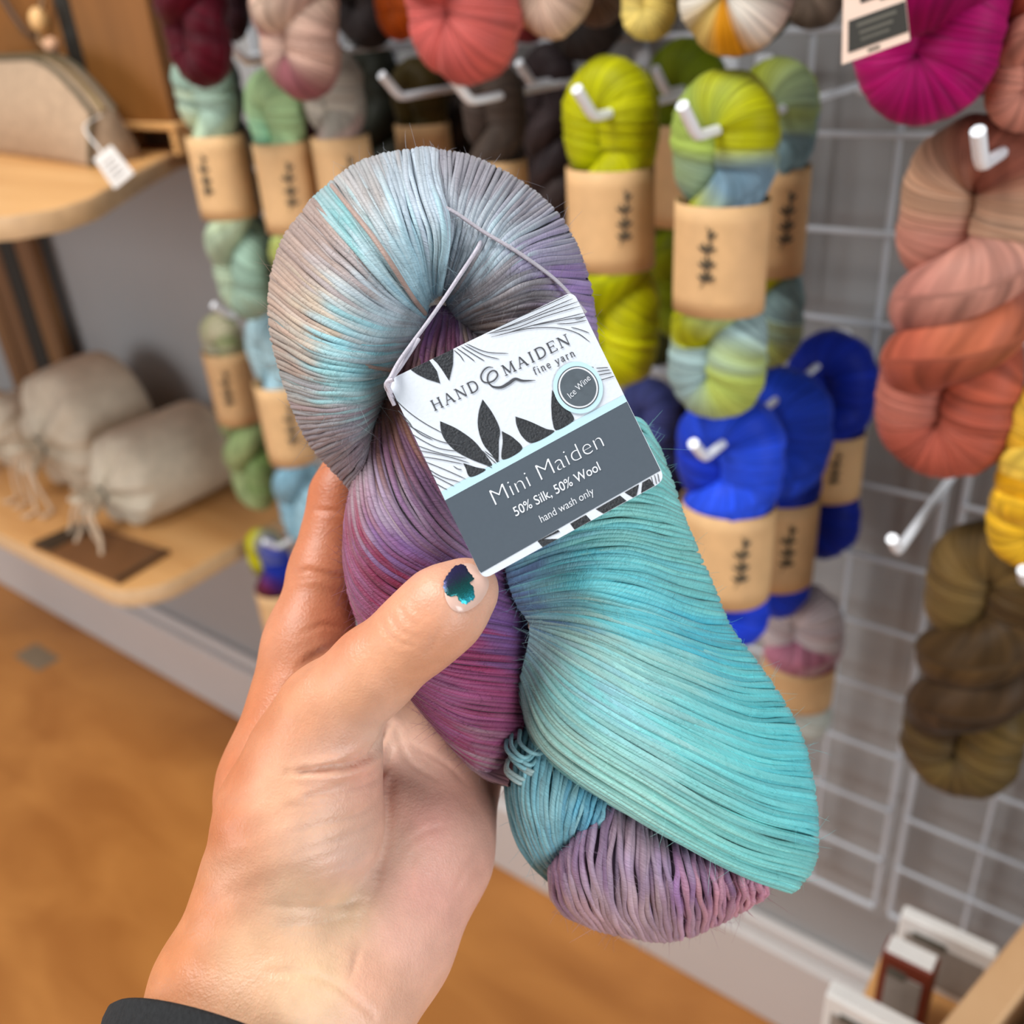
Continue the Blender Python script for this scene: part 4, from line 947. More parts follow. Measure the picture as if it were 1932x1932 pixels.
# ------------------------------------------------------------------ the hand: one continuous surface from a blended distance field
def fgp(p): return fg(np.array(p[:3], float))
CH_ = dict(
 palm=[((330, 2170, 38), 17, (432, 1872, 20), 19.5), ((432, 1872, 20), 19.5, (505, 1690, 6), 18), ((482, 2180, 40), 17, (650, 1885, 18), 18.5), ((405, 2180, 40), 18, (545, 1870, 22), 19),
       ((545, 1870, 22), 19, (620, 1680, 4), 19), ((650, 1885, 18), 18.5, (722, 1770, 2), 19), ((722, 1770, 2), 19, (800, 1605, -14), 20), ((800, 1605, -14), 20, (838, 1490, -27), 17),
       ((620, 1680, 4), 19, (610, 1400, -18), 15), ((660, 1720, 2), 19, (700, 1320, -36), 12), ((700, 1740, 4), 18.5, (768, 1570, -11), 18.5), ((768, 1570, -11), 18.5, (782, 1470, -24), 15.5), ((782, 1470, -24), 15.5, (790, 1400, -36), 12.5), ((722, 1770, 2), 17, (862, 1462, -32), 12),
       ((505, 1660, 2), 18, (525, 1480, -8), 16.5), ((525, 1480, -8), 16.5, (583, 1215, -22), 13.8)],
 index=[((583, 1215, -22), 13.2, (612, 1080, -28), 11.2), ((612, 1080, -28), 11.2, (644, 935, -35), 10.2), ((644, 935, -35), 10, (700, 800, -38), 9), ((700, 800, -38), 9, (748, 715, -36), 7.6)],
 middle=[((690, 1310, -36), 11.5, (790, 1125, -41), 10.2), ((790, 1125, -41), 10.2, (880, 1015, -39), 9.2), ((880, 1015, -39), 9.2, (938, 950, -34), 7.8)],
 ring=[((785, 1395, -38), 11, (890, 1225, -41), 9.8), ((890, 1225, -41), 9.8, (980, 1125, -38), 8.8), ((980, 1125, -38), 8.8, (1030, 1072, -33), 7.4)],
 pinky=[((860, 1462, -32), 10.5, (950, 1352, -38), 8.8), ((950, 1352, -38), 8.8, (1028, 1282, -36), 7.8), ((1028, 1282, -36), 7.8, (1072, 1246, -32), 6.6)],
 thumb=[((440, 1890, 22), 17, (480, 1760, 16), 17.5), ((560, 1860, 24), 17.5, (540, 1720, 16), 18.5), ((474, 1765, 17), 18, (515, 1670, 13), 20), ((515, 1670, 12), 19, (566, 1545, 15), 22.5), ((566, 1545, 15), 22.5, (596, 1425, 17), 17.5), ((596, 1425, 17), 17.5, (622, 1345, 21), 13.2), ((622, 1345, 21), 13.2, (706, 1264, 27), 11.0),
        ((706, 1264, 27), 11.0, (790, 1192, 30.5), 10.4), ((790, 1192, 30.5), 10.4, (842, 1145, 31), 10.4), ((842, 1145, 31), 10.4, (884, 1110, 28.5), 8.0)])
def hand_field(P, chains):
    """P (...,3) camera-space mm -> blended distance"""
    def cone(a, ra, b, rb):
        a, b = fgp(a), fgp(b); ba = b-a; pa = P-a
        t = np.clip((pa@ba)/(ba@ba), 0, 1)
        return np.linalg.norm(pa-t[..., None]*ba, axis=-1)-(ra+(rb-ra)*t)
    def smin(x, y, k):
        h = np.clip(.5+.5*(y-x)/k, 0, 1); return y*(1-h)+x*h-k*h*(1-h)
    res = {}
    for nm, ch in chains.items():
        d = None
        for c in ch:
            e = cone(*c).astype(np.float32); d = e if d is None else smin(d, e, {'palm': 9, 'thumb': 6}.get(nm, 3.5))
        res[nm] = d
    f = res['index']
    for nm in ('middle', 'ring', 'pinky'): f = smin(f, res[nm], 2.2)
    f = smin(f, res['palm'], 6)
    return smin(f, res['thumb'], 2.2)
VOX = 1.0
lo = np.array([-128., -205, -66]); hi = np.array([32., 52, 62])
nx, ny, nz = ((hi-lo)/VOX).astype(int)+1
X = np.stack(np.meshgrid(*(lo[i]+VOX*np.arange(k) for i, k in enumerate((nx, ny, nz))), indexing='ij'), -1).astype(np.float32)
D = np.empty((nx, ny, nz), np.float32)
for i in range(0, nx, 20): D[i:i+20] = hand_field(X[i:i+20], CH_)
D[:, 0, :] = np.maximum(D[:, 0, :], .5)
def surface_nets(D):
    S = D < 0; n = D.shape
    c = np.stack([S[i:n[0]-1+i, j:n[1]-1+j, k:n[2]-1+k] for i in (0, 1) for j in (0, 1) for k in (0, 1)], -1)
    act = c.any(-1) & ~c.all(-1); idx = -np.ones(act.shape, int); A = np.argwhere(act); idx[act] = np.arange(len(A))
    acc = np.zeros((len(A), 3)); cnt = np.zeros(len(A))
    co = [(i, j, k) for i in (0, 1) for j in (0, 1) for k in (0, 1)]
    for p in range(8):
        for q in range(p+1, 8):
            if sum(abs(a-b) for a, b in zip(co[p], co[q])) != 1: continue
            da = D[tuple((A+co[p]).T)]; db = D[tuple((A+co[q]).T)]; cr = (da < 0) != (db < 0)
            t = np.where(cr, da/(da-db+1e-12), 0)[:, None]
            acc += np.where(cr[:, None], np.array(co[p])*(1-t)+np.array(co[q])*t, 0); cnt += cr
    V = A+acc/cnt[:, None]; F = []
    for ax in range(3):
        o = [(1, 2), (2, 0), (0, 1)][ax]
        s0 = [slice(None)]*3; s1 = [slice(None)]*3; s0[ax] = slice(0, n[ax]-1); s1[ax] = slice(1, n[ax])
        ch = S[tuple(s0)] != S[tuple(s1)]; E = np.argwhere(ch); ins = S[tuple(s0)][ch]
        ok = (E[:, o[0]] > 0) & (E[:, o[1]] > 0) & (E[:, o[0]] < n[o[0]]-1) & (E[:, o[1]] < n[o[1]]-1); E = E[ok]; ins = ins[ok]
        q = []
        for da, db in ((0, 0), (1, 0), (1, 1), (0, 1)):
            e = E.copy(); e[:, o[0]] -= 1-da; e[:, o[1]] -= 1-db; q.append(idx[tuple(e.T)])
        q = np.stack(q, 1); q[~ins] = q[~ins][:, ::-1]; F.append(q)
    return V, np.concatenate(F)
HV, HF = surface_nets(D); HV = lo+HV*VOX
# relax the grid steps
nb = np.concatenate([HF[:, [0, 1]], HF[:, [1, 2]], HF[:, [2, 3]], HF[:, [3, 0]]]); nb = np.concatenate([nb, nb[:, ::-1]])
deg = np.bincount(nb[:, 0], minlength=len(HV))[:, None]
def relax(A, n):
    for _ in range(n):
        acc = np.stack([np.bincount(nb[:, 0], A[nb[:, 1], k], len(A)) for k in range(A.shape[1])], 1); A = .5*A+.5*acc/np.maximum(deg, 1)
    return A
HV = relax(HV, 3)
def vnormals(V, F):
    n = np.cross(V[F[:, 2]]-V[F[:, 0]], V[F[:, 3]]-V[F[:, 1]]); o = np.stack([np.bincount(F.ravel(), np.repeat(n[:, k], 4), len(V)) for k in range(3)], 1)
    return o/(np.linalg.norm(o, axis=1, keepdims=True)+1e-12)
HN = vnormals(HV, HF)
CREASES = [
 ([(720, 1172), (730, 1196), (752, 1212), (778, 1220)], .55, 1.1), ([(738, 1160), (748, 1184), (772, 1200), (792, 1204)], .5, 1.0), ([(756, 1150), (768, 1170), (790, 1182)], .4, .9), ([(776, 1140), (790, 1158), (806, 1166)], .3, .9), ([(806, 1236), (818, 1214), (828, 1190)], .3, 1.0),
 ([(734, 1366), (718, 1398), (700, 1424), (668, 1442), (620, 1452), (570, 1458)], 2.6, 1.35), ([(738, 1416), (724, 1452), (696, 1478), (640, 1494), (580, 1506)], 1.1, 1.2), ([(714, 1396), (664, 1429), (604, 1450), (541, 1459)], 1.3, 1.2), ([(716, 1440), (690, 1466), (640, 1482), (570, 1506)], .8, 1.2), ([(715, 1472), (689, 1497), (604, 1514), (536, 1524)], .5, 1.1), ([(712, 1505), (672, 1540), (604, 1556), (545, 1572)], .45, 1.2),
 ([(706, 1545), (672, 1570), (604, 1596), (553, 1614)], .5, 1.2), ([(698, 1600), (650, 1630), (590, 1650)], .35, 1.2), ([(689, 1700), (625, 1709), (560, 1712), (502, 1708)], .45, 1.3), ([(668, 1730), (596, 1744), (532, 1747)], .4, 1.2),
 ([(727, 1366), (736, 1420), (737, 1470), (731, 1530), (724, 1590), (704, 1690), (676, 1755), (668, 1828)], .45, 1.9),
 ([(505, 1834), (560, 1836), (625, 1853), (672, 1886), (706, 1917)], .7, 1.5), ([(690, 1770), (676, 1800), (660, 1850)], .4, 1.2),
 ([(556, 1082), (590, 1078), (650, 1094)], .6, 1.2), ([(552, 1094), (600, 1090), (650, 1108)], .4, 1.0), ([(590, 962), (640, 966)], .4, 1.1), ([(560, 1262), (590, 1240), (640, 1214)], .6, 1.4), ([(540, 1300), (580, 1262), (612, 1240)], .4, 1.2), ([(570, 1196), (610, 1180), (650, 1186)], .3, 1.2),
 ([(744, 1361), (756, 1400), (774, 1437), (825, 1471)], .5, 1.2), ([(770, 1400), (840, 1440), (880, 1480)], .35, 1.1), ([(760, 1600), (800, 1570), (850, 1556)], .25, 1.2), ([(770, 1690), (776, 1640), (784, 1600)], .25, 1.3),
 ([(850, 1700), (880, 1640), (910, 1600)], .2, 1.2)]
def pix(V): return np.stack([V[:, 0]/(DEP-V[:, 2])*FPX+966, -V[:, 1]/(DEP-V[:, 2])*FPX+966], 1)
def carve(V, Nn):
    px_ = pix(V); d = np.zeros(len(V)); front = np.clip(Nn[:, 2]*2.5+.1, 0, 1)
    for pts, dp, w in CREASES:
        P = catmull(np.array([(*p, 0) for p in pts], float), 40)[:, :2]
        bb = (px_ > P.min(0)-30).all(1) & (px_ < P.max(0)+30).all(1) & (front > 0)
        I = np.where(bb)[0]
        if not len(I): continue
        dd = np.linalg.norm(px_[I][:, None]-P[None], axis=2); j = dd.argmin(1); m_ = dd.min(1)*.157
        e = np.sin(math.pi*np.clip(j/39, .04, .96))**.5
        d[I] += e*dp*(-np.exp(-(m_/w*1.5)**2)+.32*np.exp(-((m_-w*1.5)/w)**2))
    d += .10*np.sin(px_[:, 0]*.045+px_[:, 1]*.11)*np.clip((px_[:, 1]-1420)/100, 0, 1)*np.clip((1760-px_[:, 1])/80, 0, 1)*np.clip((740-px_[:, 0])/60, 0, 1)
    return V+Nn*(d*front)[:, None]
# soft anatomy: knuckle swell, web, veins
HP = carve(HV, HN)
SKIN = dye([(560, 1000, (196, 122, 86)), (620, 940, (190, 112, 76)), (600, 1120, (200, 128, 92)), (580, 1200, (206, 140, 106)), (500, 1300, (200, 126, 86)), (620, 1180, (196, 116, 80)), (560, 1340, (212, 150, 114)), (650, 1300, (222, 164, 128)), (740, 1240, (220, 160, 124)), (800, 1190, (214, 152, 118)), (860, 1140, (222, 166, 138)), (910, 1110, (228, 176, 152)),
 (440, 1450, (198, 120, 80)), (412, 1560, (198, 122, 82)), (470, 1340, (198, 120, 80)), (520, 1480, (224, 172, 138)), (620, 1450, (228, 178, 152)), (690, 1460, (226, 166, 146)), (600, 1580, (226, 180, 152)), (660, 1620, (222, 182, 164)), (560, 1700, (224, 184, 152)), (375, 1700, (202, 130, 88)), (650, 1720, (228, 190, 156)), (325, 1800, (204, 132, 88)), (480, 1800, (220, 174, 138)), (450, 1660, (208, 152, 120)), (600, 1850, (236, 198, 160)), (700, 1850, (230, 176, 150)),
 (760, 1450, (216, 176, 158)), (820, 1560, (224, 164, 150)), (880, 1580, (220, 168, 150)), (800, 1680, (232, 172, 156)), (760, 1760, (236, 182, 162)), (900, 1500, (206, 150, 132)), (740, 1600, (226, 180, 158)), (730, 1400, (218, 184, 164))], 1300, 1.7)  # skin tones; index and left-edge colours also hold warm shade and bounce
m, nt, b = nodes('skin'); M_SKIN = m
at = N(nt, 'ShaderNodeAttribute'); at.attribute_name = 'Col'; tc = N(nt, 'ShaderNodeTexCoord')
n1 = N(nt, 'ShaderNodeTexNoise'); n1.inputs['Scale'].default_value = 160; n1.inputs['Detail'].default_value = 5
mr = N(nt, 'ShaderNodeMapRange'); mr.inputs[1].default_value = .3; mr.inputs[2].default_value = .7; mr.inputs[3].default_value = .93; mr.inputs[4].default_value = 1.06
vm = N(nt, 'ShaderNodeVectorMath', operation='SCALE')
nt.links.new(tc.outputs['Object'], n1.inputs['Vector']); nt.links.new(n1.outputs[0], mr.inputs[0]); nt.links.new(at.outputs['Color'], vm.inputs[0]); nt.links.new(mr.outputs[0], vm.inputs['Scale']); nt.links.new(vm.outputs[0], b.inputs['Base Color'])
vo = N(nt, 'ShaderNodeTexVoronoi'); vo.inputs['Scale'].default_value = 1500
n2 = N(nt, 'ShaderNodeTexNoise'); n2.inputs['Scale'].default_value = 800; n2.inputs['Detail'].default_value = 5
ad = N(nt, 'ShaderNodeMath', operation='MULTIPLY_ADD'); ad.inputs[1].default_value = .35
nt.links.new(tc.outputs['Object'], vo.inputs['Vector']); nt.links.new(tc.outputs['Object'], n2.inputs['Vector']); nt.links.new(vo.outputs['Distance'], ad.inputs[0]); nt.links.new(n2.outputs[0], ad.inputs[2])
bp = N(nt, 'ShaderNodeBump'); bp.inputs['Strength'].default_value = .26; bp.inputs['Distance'].default_value = .0007
nt.links.new(ad.outputs[0], bp.inputs['Height']); nt.links.new(bp.outputs[0], b.inputs['Normal'])
b.inputs['Roughness'].default_value = .41; b.inputs['Specular IOR Level'].default_value = .4
b.inputs['Subsurface Weight'].default_value = .22; b.inputs['Subsurface Radius'].default_value = (1, .36, .2); b.inputs['Subsurface Scale'].default_value = .004
hand = thing('person', 'left hand and wrist in a black sleeve gripping the silk hank', 'person', tuple(to_world(fg([560, 1700, 0]))))
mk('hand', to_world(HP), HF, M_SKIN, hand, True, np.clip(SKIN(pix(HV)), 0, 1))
# nail plate and chipped polish, laid on the thumb surface
def on_skin(pts, lift):
    out = []
    for x, y in pts:
        a, c = -10., 60.
        zz = np.linspace(60, 0, 121); Q = fg(np.stack([np.full(121, x), np.full(121, y), zz], 1)); d = hand_field(Q, {k: CH_[k] for k in CH_})
        k = np.argmax(d < 0); z = zz[max(k-1, 0)]+(zz[k]-zz[max(k-1, 0)])*(d[max(k-1, 0)]/(d[max(k-1, 0)]-d[k]+1e-9))
        out.append(fg([x, y, z+lift]))
    return np.array(out)
def patch(name, outl, lift, mat, parent, rings=7, label=None, m=48, jag=0, edge=.35):
    P = catmull(np.array([(*p, 0) for p in outl+outl[:1]], float), m+1)[:-1, :2]
    if jag: 
        gj = np.random.default_rng(3); c0 = P.mean(0); P = c0+(P-c0)*(1+gj.uniform(-jag, jag, (m, 1)))
    c = P.mean(0); R = [c[None]]+[c+(P-c)*k/rings for k in range(1, rings+1)]
    A = on_skin(np.concatenate(R), lift); A[-m:, 2] -= edge
    F = [[0, 1+i, 1+(i+1) % m] for i in range(m)]+[[1+(k-1)*m+i, 1+k*m+i, 1+k*m+(i+1) % m, 1+(k-1)*m+(i+1) % m] for k in range(1, rings) for i in range(m)]
    return mk(name, to_world(A), F, mat, parent, True, label=label)
M_NAIL = plain('nail_plate', (226, 188, 172), .22, spec=.6)
m, nt, b = nodes('iridescent_polish'); M_POL = m
tc = N(nt, 'ShaderNodeTexCoord'); vt = N(nt, 'ShaderNodeVectorMath', operation='DOT_PRODUCT')
pdir = (to_world(fg([890, 1140, 35]))-to_world(fg([848, 1070, 35]))); pl = np.linalg.norm(pdir); vt.inputs[1].default_value = tuple(pdir/pl/pl)
mo = N(nt, 'ShaderNodeMath', operation='ADD'); ramp = N(nt, 'ShaderNodeValToRGB'); nz = N(nt, 'ShaderNodeTexNoise'); nz.inputs['Scale'].default_value = 3500
mx = N(nt, 'ShaderNodeMath', operation='MULTIPLY_ADD'); mx.inputs[1].default_value = .5
nt.links.new(tc.outputs['Object'], vt.inputs[0]); nt.links.new(vt.outputs['Value'], mo.inputs[0]); nt.links.new(tc.outputs['Object'], nz.inputs['Vector'])
nt.links.new(nz.outputs[0], mx.inputs[0]); nt.links.new(mo.outputs[0], mx.inputs[2]); nt.links.new(mx.outputs[0], ramp.inputs[0])
e = ramp.color_ramp.elements; e[0].position = .18; e[0].color = (*lin((70, 66, 120)), 1); e[1].position = 1.05; e[1].color = (*lin((60, 190, 210)), 1)
for p_, c_ in ((.42, (64, 66, 100)), (.58, (46, 92, 96)), (.8, (40, 130, 130))):
    k = ramp.color_ramp.elements.new(p_); k.color = (*lin(c_), 1)
pc = to_world(fg([868, 1105, 36])); mo.inputs[1].default_value = .25
nt.links.new(ramp.outputs[0], b.inputs['Base Color']); b.inputs['Metallic'].default_value = .75; b.inputs['Roughness'].default_value = .32
bp = N(nt, 'ShaderNodeBump'); bp.inputs['Strength'].default_value = .3; bp.inputs['Distance'].default_value = .0003; nt.links.new(nz.outputs[0], bp.inputs['Height']); nt.links.new(bp.outputs[0], b.inputs['Normal'])
nail = patch('thumb_nail', [(838, 1112), (842, 1134), (856, 1152), (878, 1154), (902, 1140), (918, 1118), (922, 1096), (908, 1078), (890, 1064), (868, 1066), (850, 1084)], .55, M_NAIL, hand, label='bare edge of the thumb nail')
shift = np.array(to_world(fg([848, 1070, 35])))-ORI[hand]
mo.inputs[1].default_value = float(-(shift@(pdir/pl/pl)))-.12
patch('nail_polish', [(836, 1100), (838, 1116), (848, 1126), (862, 1124), (866, 1134), (878, 1140), (888, 1134), (895, 1130), (893, 1108), (886, 1100), (894, 1092), (884, 1078), (876, 1066), (862, 1066), (846, 1082)], .95, M_POL, nail, label='chipped purple to teal iridescent polish', jag=.045, m=72).parent = nail
# sleeve
ringN = 64; q = np.arange(ringN)*2*math.pi/ringN; rows = []
for k, (off, grow) in enumerate([(26, -3.4), (8, -3.2), (1.5, -2.4), (0, -1.2), (1, 0), (4, .5), (9, .2), (13, -.6), (16, .4), (30, 1), (60, 2), (110, 4), (180, 7), (260, 9)]):
    cq_, sq_ = np.cos(q), np.sin(q); g_ = 1+grow/36
    rim = fg(np.stack([452+247*g_*cq_, 1985+88*g_*cq_-58*np.maximum(sq_, 0)+30*np.minimum(sq_, 0), 26+31*g_*sq_*(1+.02*np.sin(5*q))], 1))
    rows.append(rim+np.array([-.26, -.94, .16])*off)
V = np.concatenate(rows); m_ = len(rows)
F = [[j*ringN+i, j*ringN+(i+1) % ringN, (j+1)*ringN+(i+1) % ringN, (j+1)*ringN+i] for j in range(m_-1) for i in range(ringN)]
mk('sleeve_cuff', to_world(V), F, plain('black_knit', (30, 31, 33), .9, .3, 700, bump=.5), hand, True, label='black knit sleeve cuff')
# ------------------------------------------------------------------ printed card tag
TAGP = np.array([to_world(fg(p)) for p in ([730.8, 718, 34], [1081.6, 549.3, 28.5], [911.8, 1093.3, 38.5])])
TX = TAGP[1]-TAGP[0]; TY = TAGP[2]-TAGP[0]; TN = np.cross(TY, TX); TN /= np.linalg.norm(TN)
if TN @ FW > 0: TN = -TN
def onCard(pts, lay=0.0):
    """points of the card's print (in a 3.22x close-up of the photo, origin 700,520) -> the card's plane"""
    out = []
    for x, y in np.asarray(pts, float).reshape(-1, 2):
        d = ray(700+x/3.22, 520+y/3.22); k = ((TAGP[0]-CAM)@TN)/(d@TN); out.append(CAM+d*k+TN*lay*.00009)
    return np.array(out)
card = thing('yarn_tag', 'white and slate printed card tag tied on the held hank', 'tag', tuple(onCard([(930, 960)])[0]))
ORI[card] = np.array(onCard([(930, 960)])[0])
M_CARD = plain('tag_card', (220, 226, 235), .5, .02, 900, bump=.12)
M_SLATE = plain('slate_print', (80, 90, 100), .42, .03, 900)
M_LEAFP = plain('embossed_leaf_print', (62, 67, 73), .34, .35, 1700, bump=1.0)
M_AQUA = plain('pale_aqua_print', (190, 222, 232), .5)
M_LINE = plain('charcoal_line_print', (70, 72, 78), .6)
M_WPRINT = plain('white_print', (226, 230, 236), .5)
cq = np.array([(99.2, 637.8), (1228.7, 94.5), (1791, 1242), (682, 1846)]); rr_ = [62, 55, 70, 55]
out = []
for i in range(4):
    a, b, c = cq[i-1], cq[i], cq[(i+1) % 4]; ea = (a-b)/np.linalg.norm(a-b); ec = (c-b)/np.linalg.norm(c-b)
    for f in np.linspace(0, 1, 9): out.append(b+ea*rr_[i]*(1-f)**2+ec*rr_[i]*f**2)
V0 = onCard(out); n = len(out)
V = np.concatenate([V0, V0-TN*.0007])
mk('card', V, [list(range(n))[::-1], list(range(n, 2*n))]+[[i, (i+1) % n, n+(i+1) % n, n+i] for i in range(n)], M_CARD, card, False)
def printed(name, polys, mat, lay, label=None):
    V, F, o = [], [], 0
    for p in polys:
        q = onCard(p, lay); V.append(q); F.append(list(range(o, o+len(q)))); o += len(q)
    return mk(name, np.concatenate(V), F, mat, card, False, label=label)
def ribbon(pts, w, m=24, taper=True):
    P = catmull(np.array([(*p, 0) for p in pts], float), m)[:, :2]; T = np.gradient(P, axis=0); T /= np.linalg.norm(T, axis=1, keepdims=True)
    Nn = np.stack([-T[:, 1], T[:, 0]], 1)
    ww = (w if np.ndim(w) else np.full(m, w)).astype(float)[:, None] if np.ndim(w) else np.full((m, 1), float(w))
    if taper: ww = ww*np.clip(np.minimum(np.arange(m), m-1-np.arange(m))/(m*.15)+.35, 0, 1)[:, None]
    A, B = P+Nn*ww/2, P-Nn*ww/2
    return [np.array([A[i], A[i+1], B[i+1], B[i]]) for i in range(m-1)]
printed('slate_band', [[(447, 1362), (1553, 762), (1758, 1184), (668, 1806), (655, 1790)]], M_SLATE, 1, 'slate grey printed band')
printed('aqua_stripe', [[(426, 1314), (1536, 724), (1555, 765), (449, 1366)]], M_AQUA, 1.5)
leaf = [
 [(420, 885), (520, 930), (620, 1000), (680, 1070), (735, 1155), (640, 1130), (520, 1070), (450, 1000), (425, 940)],
 [(678, 752), (740, 840), (782, 935), (776, 1010), (772, 1134), (735, 1090), (680, 1020), (650, 920), (655, 830)],
 [(795, 945), (870, 990), (917, 1056), (800, 1118), (800, 1010)],
 [(878, 857), (960, 885), (1060, 930), (1112, 950), (985, 1017), (920, 980), (885, 910)],
 [(1100, 695), (1130, 740), (1185, 800), (1228, 855), (1222, 890), (1130, 940), (1105, 900), (1095, 800)],
 [(560, 1140), (640, 1165), (696, 1182), (605, 1224), (575, 1170)],
 [(240, 572), (355, 516), (400, 580), (420, 655), (340, 630), (280, 600)],
 [(375, 507), (500, 446), (498, 540), (475, 640), (430, 570), (400, 530)],
 [(1012, 1614), (1137, 1545), (1147, 1556), (1048, 1602), (1136, 1600), (1042, 1650)],
 [(1210, 1508), (1305, 1454), (1336, 1488), (1236, 1544)], [(1365, 1420), (1512, 1336), (1552, 1369), (1412, 1446)],
 [(1540, 1318), (1628, 1268), (1612, 1336), (1590, 1348)], [(1648, 1258), (1692, 1234), (1722, 1276), (1640, 1322)]]
lf2 = [catmull(np.array([(*q_, 0) for q_ in p+p[:1]], float), 60)[:-1, :2] if k not in (6, 7) else p for k, p in enumerate(leaf[:8])]
printed('leaf_print', lf2+leaf[8:], M_LEAFP, 2, 'dark embossed leaves')
ln = [[(745, 330), (900, 255), (1060, 185), (1200, 120)], [(760, 338), (930, 270), (1090, 200), (1226, 142)], [(720, 352), (900, 290), (1100, 215), (1258, 160)], [(705, 357), (880, 320), (1060, 250), (1272, 187)],
 [(730, 375), (950, 325), (1130, 320), (1250, 350), (1330, 405)], [(830, 350), (1000, 300), (1150, 265), (1300, 228)], [(960, 310), (1120, 280), (1300, 250)], [(1130, 296), (1220, 291), (1310, 273)], [(1215, 316), (1270, 330), (1325, 350)], [(1240, 268), (1270, 262), (1305, 246)],
 [(505, 455), (540, 485), (565, 522)], [(520, 442), (590, 490), (630, 522)], [(545, 431), (640, 490), (690, 520)], [(565, 422), (680, 482), (780, 510)], [(580, 416), (700, 465), (835, 476)],
 [(1368, 565), (1440, 560)], [(1374, 585), (1452, 575)], [(1382, 606), (1462, 592)], [(1395, 637), (1478, 612)], [(1335, 556), (1352, 560)],
 [(135, 742), (230, 830), (330, 900), (440, 960)], [(165, 820), (210, 866), (248, 912)], [(190, 862), (290, 955), (375, 1000)], [(215, 905), (400, 1000), (520, 1030), (560, 1040)], [(236, 955), (330, 1012), (420, 1052), (540, 1070)], [(270, 1030), (420, 1080), (580, 1112)], [(285, 1062), (450, 1096), (600, 1140)], [(305, 1100), (420, 1118), (560, 1146)],
 [(322, 1128), (450, 1180), (575, 1236)], [(342, 1172), (430, 1222), (540, 1256)], [(362, 1205), (450, 1252), (505, 1280)], [(392, 1262), (440, 1290), (462, 1300)], [(500, 1158), (530, 1176), (552, 1180)], [(672, 1062), (760, 1142)], [(690, 1066), (780, 1132)], [(700, 1150), (735, 1168)],
 [(1684, 1236), (1690, 1262)], [(1702, 1222), (1712, 1270)], [(1722, 1212), (1734, 1268)], [(1742, 1204), (1750, 1256)]]
printed('line_print', [q for p in ln for q in ribbon(p, 5.0)], M_LINE, 3)
sw = [q for p, w in (([(742, 560), (712, 558), (684, 578), (668, 612), (678, 642), (708, 652), (745, 640), (768, 610), (760, 584), (736, 580), (714, 600), (708, 634), (722, 662), (752, 680)], 9),) for q in ribbon(p, w, 50)]
wv = 6+13*np.sin(np.linspace(0, 1, 40)*math.pi)**1.2
sw += ribbon([(716, 654), (740, 676), (790, 680), (836, 656), (876, 630), (922, 640), (1000, 638)], wv, 40)
printed('swirl_print', sw, M_LINE, 3)
def disc(c, rx, ry, ang=-.5, n=56):
    a = np.arange(n)*2*math.pi/n; x, y = rx*np.cos(a), ry*np.sin(a)
    return np.stack([c[0]+x*math.cos(ang)-y*math.sin(ang), c[1]+x*math.sin(ang)+y*math.cos(ang)], 1)
cS = (1257, 683)
so = printed('round_sticker', [disc(cS, 148, 160)], M_AQUA, 5, 'round pale aqua sticker')
def sub(o): o.parent = so; return o
sub(printed('sticker_ring', [disc(cS, 124, 131)], M_LINE, 6)); sub(printed('sticker_gap', [disc(cS, 118, 125)], M_WPRINT, 6.6)); sub(printed('sticker_disc', [disc(cS, 108, 116)], plain('sticker_slate', (84, 94, 102), .5, .12, 500), 7.2))
for o in so.children: o.location = (0, 0, 0)
def text(name, s, p0, p1, up, mat, lay, fatten=0.0, parent=None):
    """set a line of sans lettering between two baseline points"""
    cu = bpy.data.curves.new(name, 'FONT'); cu.body = s; cu.offset = fatten; cu.resolution_u = 4
    to = bpy.data.objects.new(name+'_source', cu); COL.objects.link(to)
    dg = bpy.context.evaluated_depsgraph_get(); me = bpy.data.meshes.new_from_object(to.evaluated_get(dg))
    v = np.empty(len(me.vertices)*3); me.vertices.foreach_get('co', v); v = v.reshape(-1, 3)
    F = [list(p.vertices) for p in me.polygons]
    bpy.data.objects.remove(to); bpy.data.curves.remove(cu); bpy.data.meshes.remove(me)
    x0, x1 = v[:, 0].min(), v[:, 0].max(); cap = .729
    p0, p1, up = np.array(p0, float), np.array(p1, float), np.array(up, float)
    q = p0+(v[:, :1]-x0)/(x1-x0)*(p1-p0)+v[:, 1:2]/cap*up
    o = mk(name, onCard(q, lay), F, mat, card, False)
    if parent is not None: o.parent = parent
    return o
text('large_lettering', 'Mini Maiden', (757, 1397), (1418, 1036), (-45, -97), M_WPRINT, 3, -.02)
text('bold_lettering', '50% Silk, 50% Wool', (880, 1464), (1396, 1181), (-25, -54), M_WPRINT, 3, .006)
text('small_lettering', 'hand wash only', (1036, 1502), (1358, 1326), (-21, -45), M_WPRINT, 3, -.004)
text('sticker_lettering', 'Ice Wine', (1212, 752), (1334, 634), (-26, -32), M_WPRINT, 9, -.004, so)
